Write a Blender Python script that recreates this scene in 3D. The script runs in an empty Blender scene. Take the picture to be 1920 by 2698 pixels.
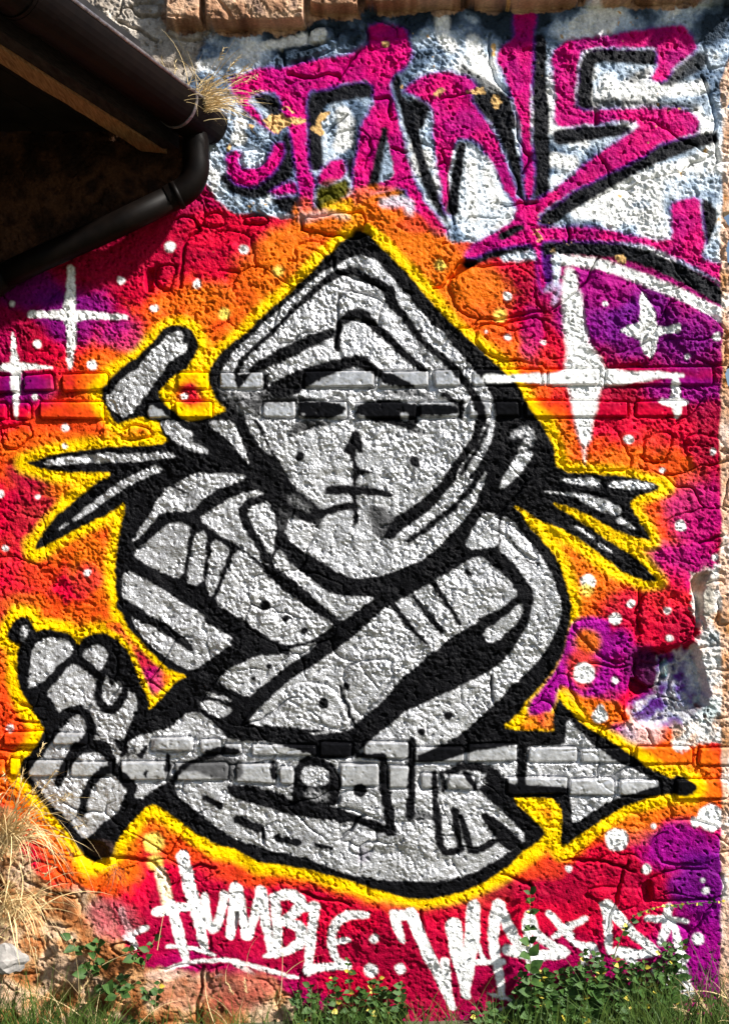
import bpy, bmesh, math, random
import numpy as np
from mathutils import Vector, Matrix

random.seed(7)
R = math.radians
scene = bpy.context.scene
COL = scene.collection

# ---------------------------------------------------------------- camera, sky, sun, exposure
S = 0.0015            # metres per photograph pixel on the wall plane
D = 4.6               # camera distance from the wall
ZC = 1.7              # camera height
F = D / S
PYG = 2690.0          # row where the wall meets z = 0
PYC = PYG - ZC / S    # horizon row

cam = bpy.data.cameras.new('camera')
cam.sensor_fit = 'VERTICAL'
cam.sensor_height = 24.0
cam.lens = 24.0 * F / 2698.0
cam.shift_y = (PYC - 1349.0) / 2698.0
cam.clip_end = 2000
camo = bpy.data.objects.new('camera', cam)
camo.location = (0, -D, ZC)
camo.rotation_euler = (R(90), 0, 0)
COL.objects.link(camo)
scene.camera = camo

SUNV = Vector((0.70, -0.37, 0.72)).normalized()
world = bpy.data.worlds.new('World')
scene.world = world
world.use_nodes = True
wn = world.node_tree
sky = wn.nodes.new('ShaderNodeTexSky')
sky.sky_type = 'NISHITA'
sky.sun_disc = False
sky.sun_elevation = math.asin(SUNV.z)
sky.sun_rotation = math.atan2(SUNV.x, SUNV.y)
bg = wn.nodes['Background']
bg.inputs['Strength'].default_value = 0.05
wn.links.new(sky.outputs['Color'], bg.inputs['Color'])

sl = bpy.data.lights.new('sun', 'SUN')
sl.energy = 5.0
sl.angle = R(3)
sl.color = (1.0, 0.96, 0.90)
so = bpy.data.objects.new('sun', sl)
so.rotation_euler = SUNV.to_track_quat('Z', 'Y').to_euler()
so.location = SUNV * 10
COL.objects.link(so)

vs = scene.view_settings
vs.view_transform = 'Standard'
vs.look = 'None'
vs.gamma = 1.0
vs.exposure = 1.2
vs.use_curve_mapping = False

# ---------------------------------------------------------------- helpers
def tag(o, label=None, cat=None, group=None, kind=None):
    if label: o['label'] = label
    if cat: o['category'] = cat
    if group: o['group'] = group
    if kind: o['kind'] = kind
    return o

def empty(name, loc=(0, 0, 0)):
    o = bpy.data.objects.new(name, None)
    o.empty_display_size = 0.1
    o.location = loc
    COL.objects.link(o)
    return o

def link(name, me, mat=None, parent=None, loc=None):
    o = bpy.data.objects.new(name, me)
    if mat and not me.materials: me.materials.append(mat)
    COL.objects.link(o)
    if parent:
        o.parent = parent
        o.matrix_parent_inverse = Matrix.Translation(-Vector(parent.location))
    if loc is not None: o.location = loc
    return o

def bm_obj(name, bm, mat, parent=None, smooth=False):
    me = bpy.data.meshes.new(name)
    bm.normal_update()
    bm.to_mesh(me); bm.free()
    if smooth:
        me.polygons.foreach_set('use_smooth', np.ones(len(me.polygons), dtype=bool))
    return link(name, me, mat, parent)

def lin(h):
    h = h.lstrip('#')
    c = np.array([int(h[i:i + 2], 16) / 255 for i in (0, 2, 4)])
    return np.where(c <= 0.04045, c / 12.92, ((c + 0.055) / 1.055) ** 2.4).astype(np.float32)

def px2w(px, py, Y=0.0):
    k = (D + Y) / F
    return Vector(((px - 960) * k, Y, ZC + (PYC - py) * k))

# ---------------------------------------------------------------- numpy noise
def vnoise(x, y, seed):
    tab = np.random.RandomState(seed).rand(256, 256).astype(np.float32)
    xi = np.floor(x).astype(np.int32); yi = np.floor(y).astype(np.int32)
    fx = (x - xi).astype(np.float32); fy = (y - yi).astype(np.float32)
    fx = fx * fx * (3 - 2 * fx); fy = fy * fy * (3 - 2 * fy)
    a = xi & 255; b = (xi + 1) & 255; c = yi & 255; d = (yi + 1) & 255
    v0 = tab[c, a] * (1 - fx) + tab[c, b] * fx
    v1 = tab[d, a] * (1 - fx) + tab[d, b] * fx
    return (v0 * (1 - fy) + v1 * fy) * 2 - 1

def fbm(x, y, lam, seed, octv=4, gain=0.5):
    s = 0; a = 1.0; t = 0
    for i in range(octv):
        th = 0.6 + i * 1.1
        cx, sx = math.cos(th), math.sin(th)
        s = s + a * vnoise((x * cx - y * sx) / lam + 17.3 * i, (x * sx + y * cx) / lam + 5.1 * i, seed + i * 13)
        t += a; a *= gain; lam *= 0.5
    return s / t

def sstep(e0, e1, x):
    t = np.clip((x - e0) / (e1 - e0), 0, 1)
    return t * t * (3 - 2 * t)

# ---------------------------------------------------------------- the wall grid (photo pixels on the wall plane)
GS = 2.45
xs = np.concatenate([np.arange(-520, -20, 9.0), np.arange(-20, 1956, GS)]).astype(np.float32)
ys = np.concatenate([np.arange(-130, 2740, GS)]).astype(np.float32)
NX, NY = len(xs), len(ys)
X, Y = np.meshgrid(xs, ys)
X = X.astype(np.float32); Y = Y.astype(np.float32)

WX = X + 3.0 * fbm(X, Y, 46, 11, 2) + 2.2 * fbm(X, Y, 14, 12, 2)
WY = Y + 3.0 * fbm(X, Y, 46, 21, 2) + 2.2 * fbm(X, Y, 14, 22, 2)
SPK = fbm(X, Y, 7.5, 31, 2)          # speckle used on spray edges

TILES = dict(A=(0, 0, 2.32), B=(500, 0, 2.32), C=(1220, 0, 2.32), D=(0, 650, 2.32), E=(500, 550, 2.03),
             F=(1120, 600, 2.03), G=(200, 1200, 2.03), H=(800, 1200, 2.03), I=(0, 1600, 2.32), J=(400, 1800, 2.03),
             K=(1000, 1700, 1.765), L=(0, 2150, 1.6917), M=(960, 2150, 1.6917), N=(1500, 1300, 2.5357), Z=(0, 0, 1.0))

def pts(s):
    """'E 775,290 800,260 F 1,2 ...' -> native wall pixels; a letter switches the drawing sheet"""
    out = []; t = TILES['Z']
    for w in s.split():
        if w in TILES: t = TILES[w]; continue
        a, b = w.split(',')
        out.append((t[0] + float(a) / t[2], t[1] + float(b) / t[2]))
    return np.array(out, dtype=np.float32)

def sc(s):
    return TILES[s.split()[0]][2]

def chaikin(p, n, closed=True):
    for _ in range(n):
        q = np.roll(p, -1, 0) if closed else p[1:]
        a = p if closed else p[:-1]
        r = np.empty((2 * len(a), 2), np.float32)
        r[0::2] = 0.8 * a + 0.2 * q
        r[1::2] = 0.2 * a + 0.8 * q
        if not closed: r = np.vstack([p[:1], r, p[-1:]])
        p = r
    return p

def poly_sd(p, x, y):
    """signed distance to a polygon, negative inside"""
    d = np.full(x.shape, 1e12, np.float32); ins = np.zeros(x.shape, bool)
    n = len(p)
    for i in range(n):
        ax, ay = p[i]; bx, by = p[(i + 1) % n]
        ex, ey = bx - ax, by - ay
        l2 = ex * ex + ey * ey
        if l2 < 1e-6: continue
        t = np.clip(((x - ax) * ex + (y - ay) * ey) / l2, 0, 1)
        dx = x - (ax + t * ex); dy = y - (ay + t * ey)
        d = np.minimum(d, dx * dx + dy * dy)
        if abs(ey) > 1e-9:
            c = ((ay <= y) != (by <= y)) & (x < ax + (y - ay) * ex / ey)
            ins ^= c
    d = np.sqrt(d)
    return np.where(ins, -d, d)

def line_sd(p, r, x, y):
    d = np.full(x.shape, 1e9, np.float32)
    for i in range(len(p) - 1):
        ax, ay = p[i]; bx, by = p[i + 1]
        ex, ey = bx - ax, by - ay
        l2 = max(ex * ex + ey * ey, 1e-6)
        t = np.clip(((x - ax) * ex + (y - ay) * ey) / l2, 0, 1)
        dd = np.hypot(x - (ax + t * ex), y - (ay + t * ey)) - (r[i] + t * (r[i + 1] - r[i]))
        d = np.minimum(d, dd)
    return d

def win(p, pad):
    x0, y0 = p.min(0) - pad; x1, y1 = p.max(0) + pad
    i0, i1 = np.searchsorted(xs, [x0, x1]); j0, j1 = np.searchsorted(ys, [y0, y1])
    return slice(max(j0, 0), max(j1, 1)), slice(max(i0, 0), max(i1, 1))

# ---------------------------------------------------------------- paint colours
PINK = lin('#cc0068'); MAG = lin('#a0006a'); RED = lin('#cc0430'); CRIM = lin('#9a032e'); ORG = lin('#e46e12')
RORG = lin('#de4014'); YEL = lin('#fbc800'); PUR = lin('#8a067c'); VIO = lin('#560c7a'); BLK = np.array([.004, .004, .005], np.float32)
WHT = lin('#f4f4f2'); PALE = lin('#ccd8e6'); SLATE = lin('#5d7088'); SILV = np.array([.56, .56, .575], np.float32)
TAN = lin('#cfa56a'); GREYST = lin('#a89a8c'); BROWN = lin('#a4683c'); OLIVE = lin('#5d5a14'); PEACH = lin('#e2bda6')

C = np.zeros((NY, NX, 4), np.float32)

def put(sl_, a, col, metal=0.0):
    a = np.clip(a, 0, 1)[..., None]
    v = np.array([*col, metal], np.float32)
    C[sl_] = C[sl_] * (1 - a) + v * a

def poly(s, col, soft=3.0, op=1.0, cha=1, metal=0.0, spk=2.5):
    p = chaikin(pts(s), cha)
    w = win(p, soft + 14)
    sd = poly_sd(p, WX[w], WY[w]) + spk * SPK[w]
    put(w, op * sstep(soft, -soft, sd), col, metal)

def stroke(s, wd, col, soft=3.0, op=1.0, cha=1, metal=0.0, spk=2.5):
    k = sc(s); p = pts(s)
    r = np.full(len(p), wd / 2 / k, np.float32) if np.isscalar(wd) else np.interp(np.linspace(0, 1, len(p)), np.linspace(0, 1, len(wd)), np.array(wd) / 2 / k)
    if cha:
        n0 = len(p); pr = np.column_stack([p, r])
        q = chaikin(p, cha, False)
        r = np.interp(np.linspace(0, 1, len(q)), np.linspace(0, 1, n0), r); p = q
    w = win(p, float(r.max()) + soft + 14)
    sd = line_sd(p, r, WX[w], WY[w]) + spk * SPK[w]
    put(w, op * sstep(soft, -soft, sd), col, metal)

def dot(t, x, y, r, col=WHT, soft=3.0, op=1.0, ry=None):
    T = TILES[t]; cx, cy, rr = T[0] + x / T[2], T[1] + y / T[2], r / T[2]
    ry = rr if ry is None else ry / T[2]
    m = max(rr, ry)
    w = win(np.array([[cx, cy]], np.float32), m + soft + 14)
    d = (np.hypot((WX[w] - cx) / rr, (WY[w] - cy) / ry) - 1) * min(rr, ry) + 1.5 * SPK[w]
    put(w, op * sstep(soft, -soft, d), col)

def blob(cx, cy, rx, ry, col, op=1.0):
    """wide soft spray cloud"""
    w = win(np.array([[cx, cy]], np.float32), 1.6 * max(rx, ry))
    n = fbm(X[w], Y[w], 70, int(cx) % 97 + 3, 4, .62)
    d = np.hypot((X[w] - cx) / rx, (Y[w] - cy) / ry) + 0.38 * n
    put(w, op * sstep(1.15, 0.55, d), col)

# ---------------------------------------------------------------- figure silhouette
SIL = ('E 900,95 950,130 1130,310 1330,550 1500,710 F 365,719 430,770 500,870 560,980 640,1060 680,1180 710,1305 940,1315 1120,1340 1285,1390 '
       'N 385,45 450,160 510,250 545,322 420,290 290,235 170,175 0,95 F 665,1470 N 0,145 150,240 250,310 350,370 450,440 520,510 590,590 500,590 400,540 280,470 160,380 '
       'H 1421,419 1270,350 1115,255 1180,340 1260,440 1330,520 1380,620 1410,720 1425,800 1420,900 1400,1000 1360,1110 1290,1210 1200,1300 1130,1400 1060,1452 '
       '1160,1475 1340,1487 1335,1400 1345,1340 K 835,248 880,300 940,360 1010,410 1080,450 1200,530 1300,600 1360,622 1380,600 1450,630 1472,660 1450,700 1360,692 1250,710 1150,745 1060,800 '
       '960,860 880,925 848,940 844,850 842,715 700,710 612,706 660,760 720,820 774,865 740,910 650,980 570,1050 480,1105 400,1145 300,1170 200,1182 100,1165 '
       'J 1250,1115 1160,1095 1100,1070 1000,1040 850,1000 700,975 570,965 540,940 450,890 350,870 250,815 150,740 60,680 I 940,1203 900,1215 830,1290 760,1370 705,1450 690,1500 '
       '640,1545 560,1560 510,1540 490,1500 460,1440 380,1340 300,1240 200,1120 120,1030 112,1000 130,940 200,880 278,760 230,670 170,590 130,510 108,430 103,300 118,225 90,220 50,190 60,130 120,58 180,66 '
       '212,145 300,133 400,150 455,200 470,235 510,190 570,160 640,154 720,195 770,250 810,330 850,420 890,510 912,590 915,637 1000,540 1080,450 1145,418 1050,387 960,312 880,232 800,142 750,50 '
       'G 240,790 215,700 210,600 220,500 240,400 272,246 200,300 100,350 D 464,1733 360,1790 218,1856 215,1815 300,1700 400,1600 500,1510 600,1440 692,1383 560,1382 400,1380 280,1365 146,1322 250,1290 350,1270 '
       '480,1245 640,1230 800,1220 1040,1207 1000,1140 960,1062 900,1050 870,1036 820,1050 730,1095 690,1052 640,970 608,890 690,790 760,735 850,670 930,590 990,510 1040,475 1100,473 1160,500 1200,560 1216,610 '
       '1190,680 1150,750 1070,790 1010,850 972,890 1010,960 1060,1010 1110,1050 1160,1066 1220,1062 1310,1035 1402,1003 1330,930 1290,870 1268,800 1290,730 1350,650 1400,600 1500,530 1560,470 '
       'E 406,562 500,480 590,400 660,330 780,200 840,150')
sil = pts(SIL)
# coarse signed distance for the halo, then linear upsample
cs = 6
cx_ = xs[::cs]; cy_ = ys[::cs]
CX, CY = np.meshgrid(cx_, cy_)
dco = poly_sd(sil, CX, CY)
def upsample(a):
    t = np.empty((len(cy_), NX), np.float32)
    for j in range(len(cy_)): t[j] = np.interp(xs, cx_, a[j])
    o = np.empty((NY, NX), np.float32)
    fy = np.interp(ys, cy_, np.arange(len(cy_)))
    j0 = np.clip(fy.astype(int), 0, len(cy_) - 2); f = (fy - j0)[:, None]
    return t[j0] * (1 - f) + t[j0 + 1] * f
dist = upsample(dco)

# ---------------------------------------------------------------- background glow
n1 = fbm(X, Y, 190, 41, 4); n2 = fbm(X, Y, 60, 51, 3)
t = dist + 60 * n1 + 34 * n2 + 26 * fbm(X, Y, 22, 57, 3) + 45 * sstep(2080, 2200, Y) * sstep(330, 520, X) * sstep(20, 60, dist)
def ramp(t, stops):
    out = np.zeros(t.shape + (3,), np.float32)
    k = np.array([s[0] for s in stops]); c = np.array([s[1] for s in stops])
    for i in range(3): out[..., i] = np.interp(t, k, c[:, i])
    return out
C[..., :3] = ramp(t, [(16, ORG), (46, ORG * .6 + RORG * .4), (80, RORG), (120, RED), (220, CRIM), (520, MAG * .8)])
for a in [(150, 800, 190, 110, CRIM * .7, .6), (205, 830, 130, 90, VIO, .6), (60, 1020, 90, 60, VIO, .6), (330, 880, 60, 60, PUR, .5), (90, 760, 120, 60, VIO, .6), (1570, 800, 130, 120, PUR, .9), (1740, 850, 200, 130, VIO, .65), (1800, 1030, 110, 40, PUR, .8),
          (1830, 720, 90, 160, MAG, .9), (1600, 760, 90, 70, MAG, .6), (1240, 700, 90, 50, RORG, .5), (1460, 730, 70, 110, MAG, .7), (1400, 880, 40, 90, PUR, .5), (1330, 700, 90, 50, RED, .6), (1250, 780, 110, 90, ORG, .9), (1390, 1160, 130, 80, ORG, .9), (1240, 860, 120, 70, RORG, .5),
          (1700, 1130, 120, 60, RED, .55), (1880, 1200, 60, 120, CRIM, .8), (1590, 1300, 70, 130, ORG, .4), (1760, 1280, 100, 90, RORG, .75), (1840, 1360, 90, 120, MAG, .8), (1620, 1430, 60, 30, RED, .8), (1560, 1520, 60, 70, ORG, .7), (1790, 1490, 120, 70, MAG, .9), (1740, 1580, 100, 90, RED, .8), (1800, 1650, 80, 60, CRIM, .8), (1640, 1620, 70, 70, CRIM, .7),
          (1545, 1700, 75, 30, PUR, .95), (1620, 1700, 50, 55, PUR, .9), (1590, 1780, 90, 60, PUR, .9), (1440, 1850, 60, 50, PUR, .95), (1540, 1695, 32, 34, ORG, .9), (1525, 1765, 45, 50, RORG, .8), (1420, 1900, 40, 25, ORG, .9), (1640, 1940, 50, 40, PUR, .9), (1580, 1880, 40, 30, ORG, .7),
          (1250, 2380, 260, 90, CRIM, .7), (1500, 2350, 230, 90, CRIM, .85), (1650, 2420, 160, 110, RED, .6), (1790, 2230, 130, 70, PUR, .9), (1880, 2330, 130, 150, VIO, .75), (1860, 2500, 140, 120, PUR, .7), (1640, 2160, 110, 60, ORG, .85), (1400, 2290, 90, 36, RORG, .7), (1200, 2440, 200, 60, RED, .8), (1420, 2420, 160, 60, RED, .7), (1760, 2110, 90, 40, ORG, .8),
          (560, 2360, 140, 90, CRIM, .7), (760, 2440, 230, 110, CRIM, .9), (1000, 2520, 260, 110, CRIM, .9), (430, 2460, 110, 60, CRIM, .6), (1200, 2620, 200, 80, CRIM, .6), (700, 2300, 160, 40, RORG, .8), (1050, 2640, 180, 70, CRIM, .7), (940, 2600, 130, 60, RED, .6), (880, 2420, 140, 60, RED, .7), (330, 2300, 50, 30, ORG, .7),
          (520, 2230, 90, 50, RORG, .9), (250, 690, 140, 90, CRIM, .8), (420, 640, 130, 110, CRIM, .8), (580, 600, 130, 60, RED, .85), (690, 690, 80, 50, ORG, .6), (560, 790, 80, 60, ORG, .8), (90, 1370, 80, 170, CRIM, .85), (30, 1550, 70, 200, RED, .7), (200, 1290, 90, 40, ORG, .8), (70, 1250, 60, 50, CRIM, .8), (60, 1590, 60, 40, ORG, .6),
          (100, 1510, 60, 60, RORG, .6), (240, 1480, 60, 90, ORG, .85), (230, 1530, 40, 50, RED, .7), (210, 1110, 160, 40, RORG, .8), (300, 1180, 110, 40, ORG, .9), (20, 1900, 50, 160, RORG, .9), (380, 1750, 40, 70, CRIM, .95), (400, 1790, 40, 40, MAG, .7), (320, 1690, 40, 50, RED, .7),
          (750, 660, 70, 70, ORG, .9), (1060, 650, 110, 70, ORG, .95), (1160, 690, 80, 80, ORG, .9), (510, 1030, 35, 20, RED, .9), (505, 1055, 45, 12, RED, .8), (520, 1085, 55, 12, ORG, .8), (1440, 2130, 40, 30, RORG, .8), (1460, 2230, 30, 30, RORG, .8)]:
    blob(*a)
# yellow halo: a sprayed band that follows the figure's outline
wd = 27 + 10 * fbm(X, Y, 160, 61, 2)
ylm = sstep(12, -14, dist - wd + 5 * n2)
low = sstep(2300, 2200, Y)
sel = ~((X > 280) & (X < 520) & (Y > 1640) & (Y < 1880))
wd2 = 13.0
ylm = np.where(sel, ylm, sstep(6, -6, dist - wd2))
put((slice(None), slice(None)), ylm, YEL)

# purple cloud that touches the sleeve and the arrow without a yellow band
poly('H 1415,905 1470,870 1560,860 1640,890 1640,1180 1600,1290 1480,1285 1400,1240 1365,1230 1340,1370 1215,1395 1190,1340 1300,1210 1370,1090', lin('#9a0a84'), soft=7)
for a in [(1545, 1690, 36, 40, ORG, .95), (1530, 1760, 52, 60, RORG, .85), (1590, 1880, 60, 34, ORG, .8), (1640, 1760, 40, 60, MAG, .6), (1395, 1915, 40, 16, ORG, .9), (1440, 1900, 30, 25, RED, .7)]:
    blob(*a)
# ---------------------------------------------------------------- lettering along the top
w = (slice(None), slice(None))
pb = pts('B -260,-300 -160,440 -120,700 40,900 90,1100 190,1250 280,1310 680,1330 760,1290 1000,1180 1350,1220 1480,1370 1600,1480 C 60,1480 470,1450 900,1480 1250,1600 1500,1700 1760,1850 1760,-300')
m = sstep(6, -6, poly_sd(pb, WX, WY) + 4 * SPK)
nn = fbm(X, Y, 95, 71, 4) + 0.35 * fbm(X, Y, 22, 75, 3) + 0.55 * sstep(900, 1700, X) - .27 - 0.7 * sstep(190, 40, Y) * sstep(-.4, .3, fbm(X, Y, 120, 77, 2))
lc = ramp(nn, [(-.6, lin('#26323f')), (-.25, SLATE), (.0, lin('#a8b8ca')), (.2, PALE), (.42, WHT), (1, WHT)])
C[..., :3] = C[..., :3] * (1 - m[..., None]) + lc * m[..., None]
# soft violet fringe where pink was sprayed
def pink(s, cha=1):
    poly(s, lin('#6a1a9c'), soft=9, op=.75, cha=cha)
    p = chaikin(pts(s), cha); wn_ = win(p, 20)
    sd = poly_sd(p, WX[wn_], WY[wn_]) + 3 * SPK[wn_] + 4
    a = sstep(5, -5, sd)
    mixn = np.clip(.5 + 1.1 * fbm(X[wn_], Y[wn_], 60, 83, 3), 0, 1)[..., None]
    colr = PINK * mixn + MAG * (1 - mixn)
    C[wn_][..., :3] = C[wn_][..., :3] * (1 - a[..., None]) + colr * a[..., None]
DK = np.array([.006, .0065, .009], np.float32)
def ink(s, wd, **k): stroke(s, np.array(wd) * 1.15 if not np.isscalar(wd) else wd * 1.15, DK, soft=k.pop('soft', 6), **k)
# white highlights behind
stroke('B -40,430 160,380 300,330 480,280 640,250 800,215', [60, 50, 50, 60, 80], WHT, soft=6)
for s_ in ['B 930,690 960,760 920,880', 'B 1540,130 1545,230 1600,280', 'C 60,250 90,420 200,560', 'C 880,500 850,580', 'C 860,570 1450,540', 'C 1180,1120 1170,1320', 'C 700,1300 1180,1330', 'C 900,1240 1150,1170', 'C 1000,1130 1560,950', 'C 140,1000 190,1200', 'C 60,1150 50,1330', 'C 560,980 660,1000']:
    stroke(s_, 85, WHT, soft=9)
for x_, y_, r_ in [(150, 1075, 34), (300, 850, 45), (310, 760, 40), (950, 860, 40)]: dot('B', x_, y_, r_, WHT, soft=8)
dot('B', 380, 965, 85, lin('#c2cfdf'), soft=5, ry=70)
# drop shadows in black
poly('B 375,595 470,565 540,590 565,680 500,700 440,650', DK, soft=6)
ink('B 1100,545 930,560 800,590 755,680 760,800 765,1000', [90, 90, 90, 80, 90, 90])
ink('B 215,1090 300,1170 430,1180 540,1100 610,980 610,840', [50, 70, 75, 95, 95, 70])
poly('B 500,1215 650,1190 670,1320 560,1290', DK, soft=6)
ink('B 1185,800 1160,960 1120,1130', [40, 50, 60])
poly('B 1225,470 1300,480 1290,560 1330,640 1400,600 1480,640 1440,760 1400,800 1440,960 1500,1130 1560,1280 1600,1400 1480,1270 1420,1120 1360,930 1310,760 1270,620', DK, soft=6)
ink('B 1350,640 1480,620', 90, op=.75, soft=10)
poly('B 1180,820 1250,990 1250,1080 1180,1110', PALE, soft=5)
poly('B 950,960 1020,950 1000,1140 960,1060', DK, soft=6)
poly('B 770,1150 880,1120 960,1080 980,1180 880,1240 770,1300', OLIVE * .5, soft=6)
poly('B 1110,1190 1300,1150 1320,1190 1150,1240 1080,1240', OLIVE * .5, soft=6)
ink('C 465,240 460,500 475,800 480,1180', [75, 85, 95, 80], soft=5)
poly('C 40,590 280,560 310,680 330,780 350,1000 372,1220 340,1225 300,1050 250,900 190,780 120,690', DK, soft=6)
poly('C -30,380 150,480 290,600 250,680 110,680 20,600', DK, soft=8, op=.85)
stroke('C 310,800 340,950', [24, 10], PALE, soft=4)
ink('C 1150,350 900,345 780,350 745,430 735,640', [85, 80, 75, 85, 80], soft=6)
ink('C 700,650 830,640 950,630 1200,645 1420,650', [60, 50, 45, 42, 40], op=.85, soft=10)
ink('C 1100,440 1020,480', 60, op=.7, soft=9)
ink('C 1220,500 1330,450 1440,370', [60, 85, 95], op=.95, soft=8)
ink('C 590,840 720,820 1000,800', [80, 90, 40])
ink('C 500,1350 620,1260 800,1150 960,1050 1150,960 1300,900 1520,840', [80, 95, 95, 95, 100, 90, 60], soft=6)
poly('C 1440,1220 1500,1240 1555,1330 1520,1420 1480,1530 1455,1400', DK, soft=4)
ink('C 30,1600 180,1560 300,1525 420,1515', [50, 55, 50, 50], soft=6)
stroke('C 250,1580 430,1560', [40, 60], PALE, soft=6)
poly('C 470,1490 560,1470 560,1720 500,1780', VIO * .6, soft=6)
ink('C 500,1525 700,1512 900,1525 1050,1560 1200,1615 1350,1685 1500,1770 1640,1850', [70, 85, 85, 85, 90, 95, 95, 90], soft=5)
stroke('F 700,175 900,185 1050,232 1200,292 1350,352 1500,430 1640,500', [50, 55, 55, 55, 55, 65, 70], WHT, soft=6)
stroke('F 700,160 700,300', [40, 26], PALE, soft=6)
stroke('F 640,330 720,300 690,400', [30, 40, 30], lin('#b9b6d8'), soft=9, op=.7)
# pink letters
pink('B 235,465 420,410 580,405 700,370 840,340 920,330 1000,310 1090,250 1080,150 1200,135 1330,180 1340,240 1372,310 1340,400 1260,460 1230,500 1235,590 1260,640 1300,800 1345,1000 1420,1190 1500,1320 1600,1420 1500,1450 1420,1330 1340,1250 1320,1140 1080,1200 1000,1290 990,1150 1005,1010 1020,900 1040,760 1110,640 1118,590 1110,500 930,512 850,540 740,550 715,620 720,820 730,1000 765,1110 760,1290 680,1340 650,1100 620,850 565,700 555,600 500,560 390,580 360,620 440,700 460,760 560,800 500,820 370,720 310,650 250,560')
poly('B 1185,800 1245,990 1250,1080 1110,1130 1140,960', lin('#8fa0b4'), soft=4)
ink('B 1185,800 1160,960 1120,1130', [36, 46, 60])
pink('B 205,960 270,920 325,940 300,1000 340,1035 430,1022 490,950 510,880 560,860 582,930 550,1020 480,1100 390,1152 300,1140 230,1080')
pink('B 490,1170 560,1130 640,1108 680,1190 500,1212')
pink('B 765,1110 800,1030 870,960 950,965 965,1070 900,1110 820,1150')
pink('B 1290,560 1400,460 1560,430 1720,470 1760,540 C 40,600 100,680 160,750 210,830 240,930 290,1050 330,1180 320,1290 280,1200 250,1170 210,1080 160,980 110,900 40,850 B 1624,860 1610,1100 1605,1340 1545,1290 1500,1000 1480,760 1480,640 1380,600')
poly('C -100,1100 -60,930 -20,870 40,880 110,940 190,1060 240,1160 310,1290 50,1470 -40,1380', lin('#dfe8f2'), soft=5)
stroke('C -70,1280 -20,950 0,890', [80, 60, 50], DK, soft=5)
stroke('C 50,1000 60,1330', [70, 60], WHT, soft=8); stroke('C 140,1050 200,1250', [50, 70], WHT, soft=8)
pink('C 300,110 330,30 440,60 450,130 430,230 432,480 412,560 415,850 430,930 437,1200 380,1240 360,1060 350,880 320,680 280,540 230,430 200,350 230,270 310,220')
pink('C 530,330 620,240 740,230 870,215 1000,190 1200,165 1340,145 1395,210 1442,270 1400,340 1290,410 1230,505 1150,512 1128,470 1180,400 1180,330 1160,290 1000,300 860,302 730,320 700,400 690,560 690,672 860,665 1100,660 1360,662 1442,720 1442,820 1320,850 1200,890 1100,960 960,1030 820,1100 680,1170 560,1250 470,1310 450,1380 560,1380 730,1378 900,1400 1050,1440 1200,1472 1272,1460 1255,1300 1280,1225 1442,1195 1460,1400 1482,1480 1450,1580 1560,1600 1680,1650 1680,1820 1500,1690 1350,1615 1200,1545 1050,1495 900,1482 730,1475 570,1474 472,1485 484,1600 512,1740 470,1800 444,1600 410,1492 300,1512 180,1535 60,1585 -10,1570 60,1490 170,1420 300,1350 320,1270 290,1200 440,1230 560,1150 680,1050 800,950 900,880 1000,820 1080,760 960,756 760,770 590,788 540,750 560,620 540,500')
ink('C 240,1440 350,1400', [50, 40], soft=5)
# yellow overspray rising from the hood onto the letters
for a in [(905, 555, 70, 35, YEL, .75), (830, 590, 90, 40, ORG, .9), (1020, 590, 110, 45, ORG, .9), (960, 545, 60, 50, ORG, .7), (1140, 640, 60, 45, ORG, .7), (985, 510, 70, 26, ORG, .55), (800, 560, 30, 40, ORG, .6), (1100, 590, 60, 30, RED, .5), (870, 500, 40, 30, OLIVE, .6)]:
    blob(*a)
stroke('B 690,1330 850,1300 960,1330', [60, 40, 30], PALE * .75, soft=9, op=.5)
stroke('B 1180,1240 1330,1230 1350,1300', [50, 70, 40], PALE, soft=9, op=.7)
stroke('B 1090,1400 1200,1480 1330,1650', [60, 60, 50], YEL, soft=7)
stroke('B 930,1440 820,1550 690,1690', [40, 46, 46], YEL, soft=7)

# ---------------------------------------------------------------- figure
p = sil
wS = win(p, 20)
sd = poly_sd(chaikin(sil, 1), WX[wS], WY[wS]) + 2.5 * SPK[wS]
put(wS, .55 * sstep(9, -6, sd), OLIVE * .35)
put(wS, sstep(3.5, -3.5, sd), BLK)
def sv(s, **k): poly(s, SILV, metal=1.0, soft=k.pop('soft', 3.5), spk=3.5, **k)
def bk(s, wd, **k): stroke(s, np.array(wd) * 1.18 if not np.isscalar(wd) else wd * 1.15, BLK, soft=k.pop('soft', 3.5), spk=3.5, **k)
def bp(s, **k): poly(s, BLK, soft=k.pop('soft', 3.5), spk=3.5, **k)
# mallet, sleeve, feathers
sv('D 1035,535 1085,515 1115,535 1110,580 1145,600 1120,660 1040,700 980,790 900,890 860,950 820,1005 760,1048 690,1005 640,920 690,900 720,830 800,780 850,740 920,660 1000,580')
sv('D 905,1005 940,975 1040,1050 920,1050', cha=0)
sv('D 975,1070 1080,1065 1130,1110 1190,1150 1160,1190 1260,1240 1270,1275 1180,1250 1100,1200 1040,1160')
sv('D 1280,1070 1440,1065 1490,1190 1535,1345 1440,1230 1360,1150 1290,1100')
sv('D 1480,1065 1560,1070 1600,1160 1680,1300 1560,1200')
sv('D 265,1318 400,1290 600,1270 800,1265 1060,1258 1080,1285 1000,1300 800,1312 600,1318 400,1335 280,1340')
sv('D 440,1660 540,1590 640,1510 760,1420 880,1370 960,1340 1000,1370 900,1410 800,1450 700,1520 560,1610 470,1672')
sv('D 365,1735 405,1685 430,1690')
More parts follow.
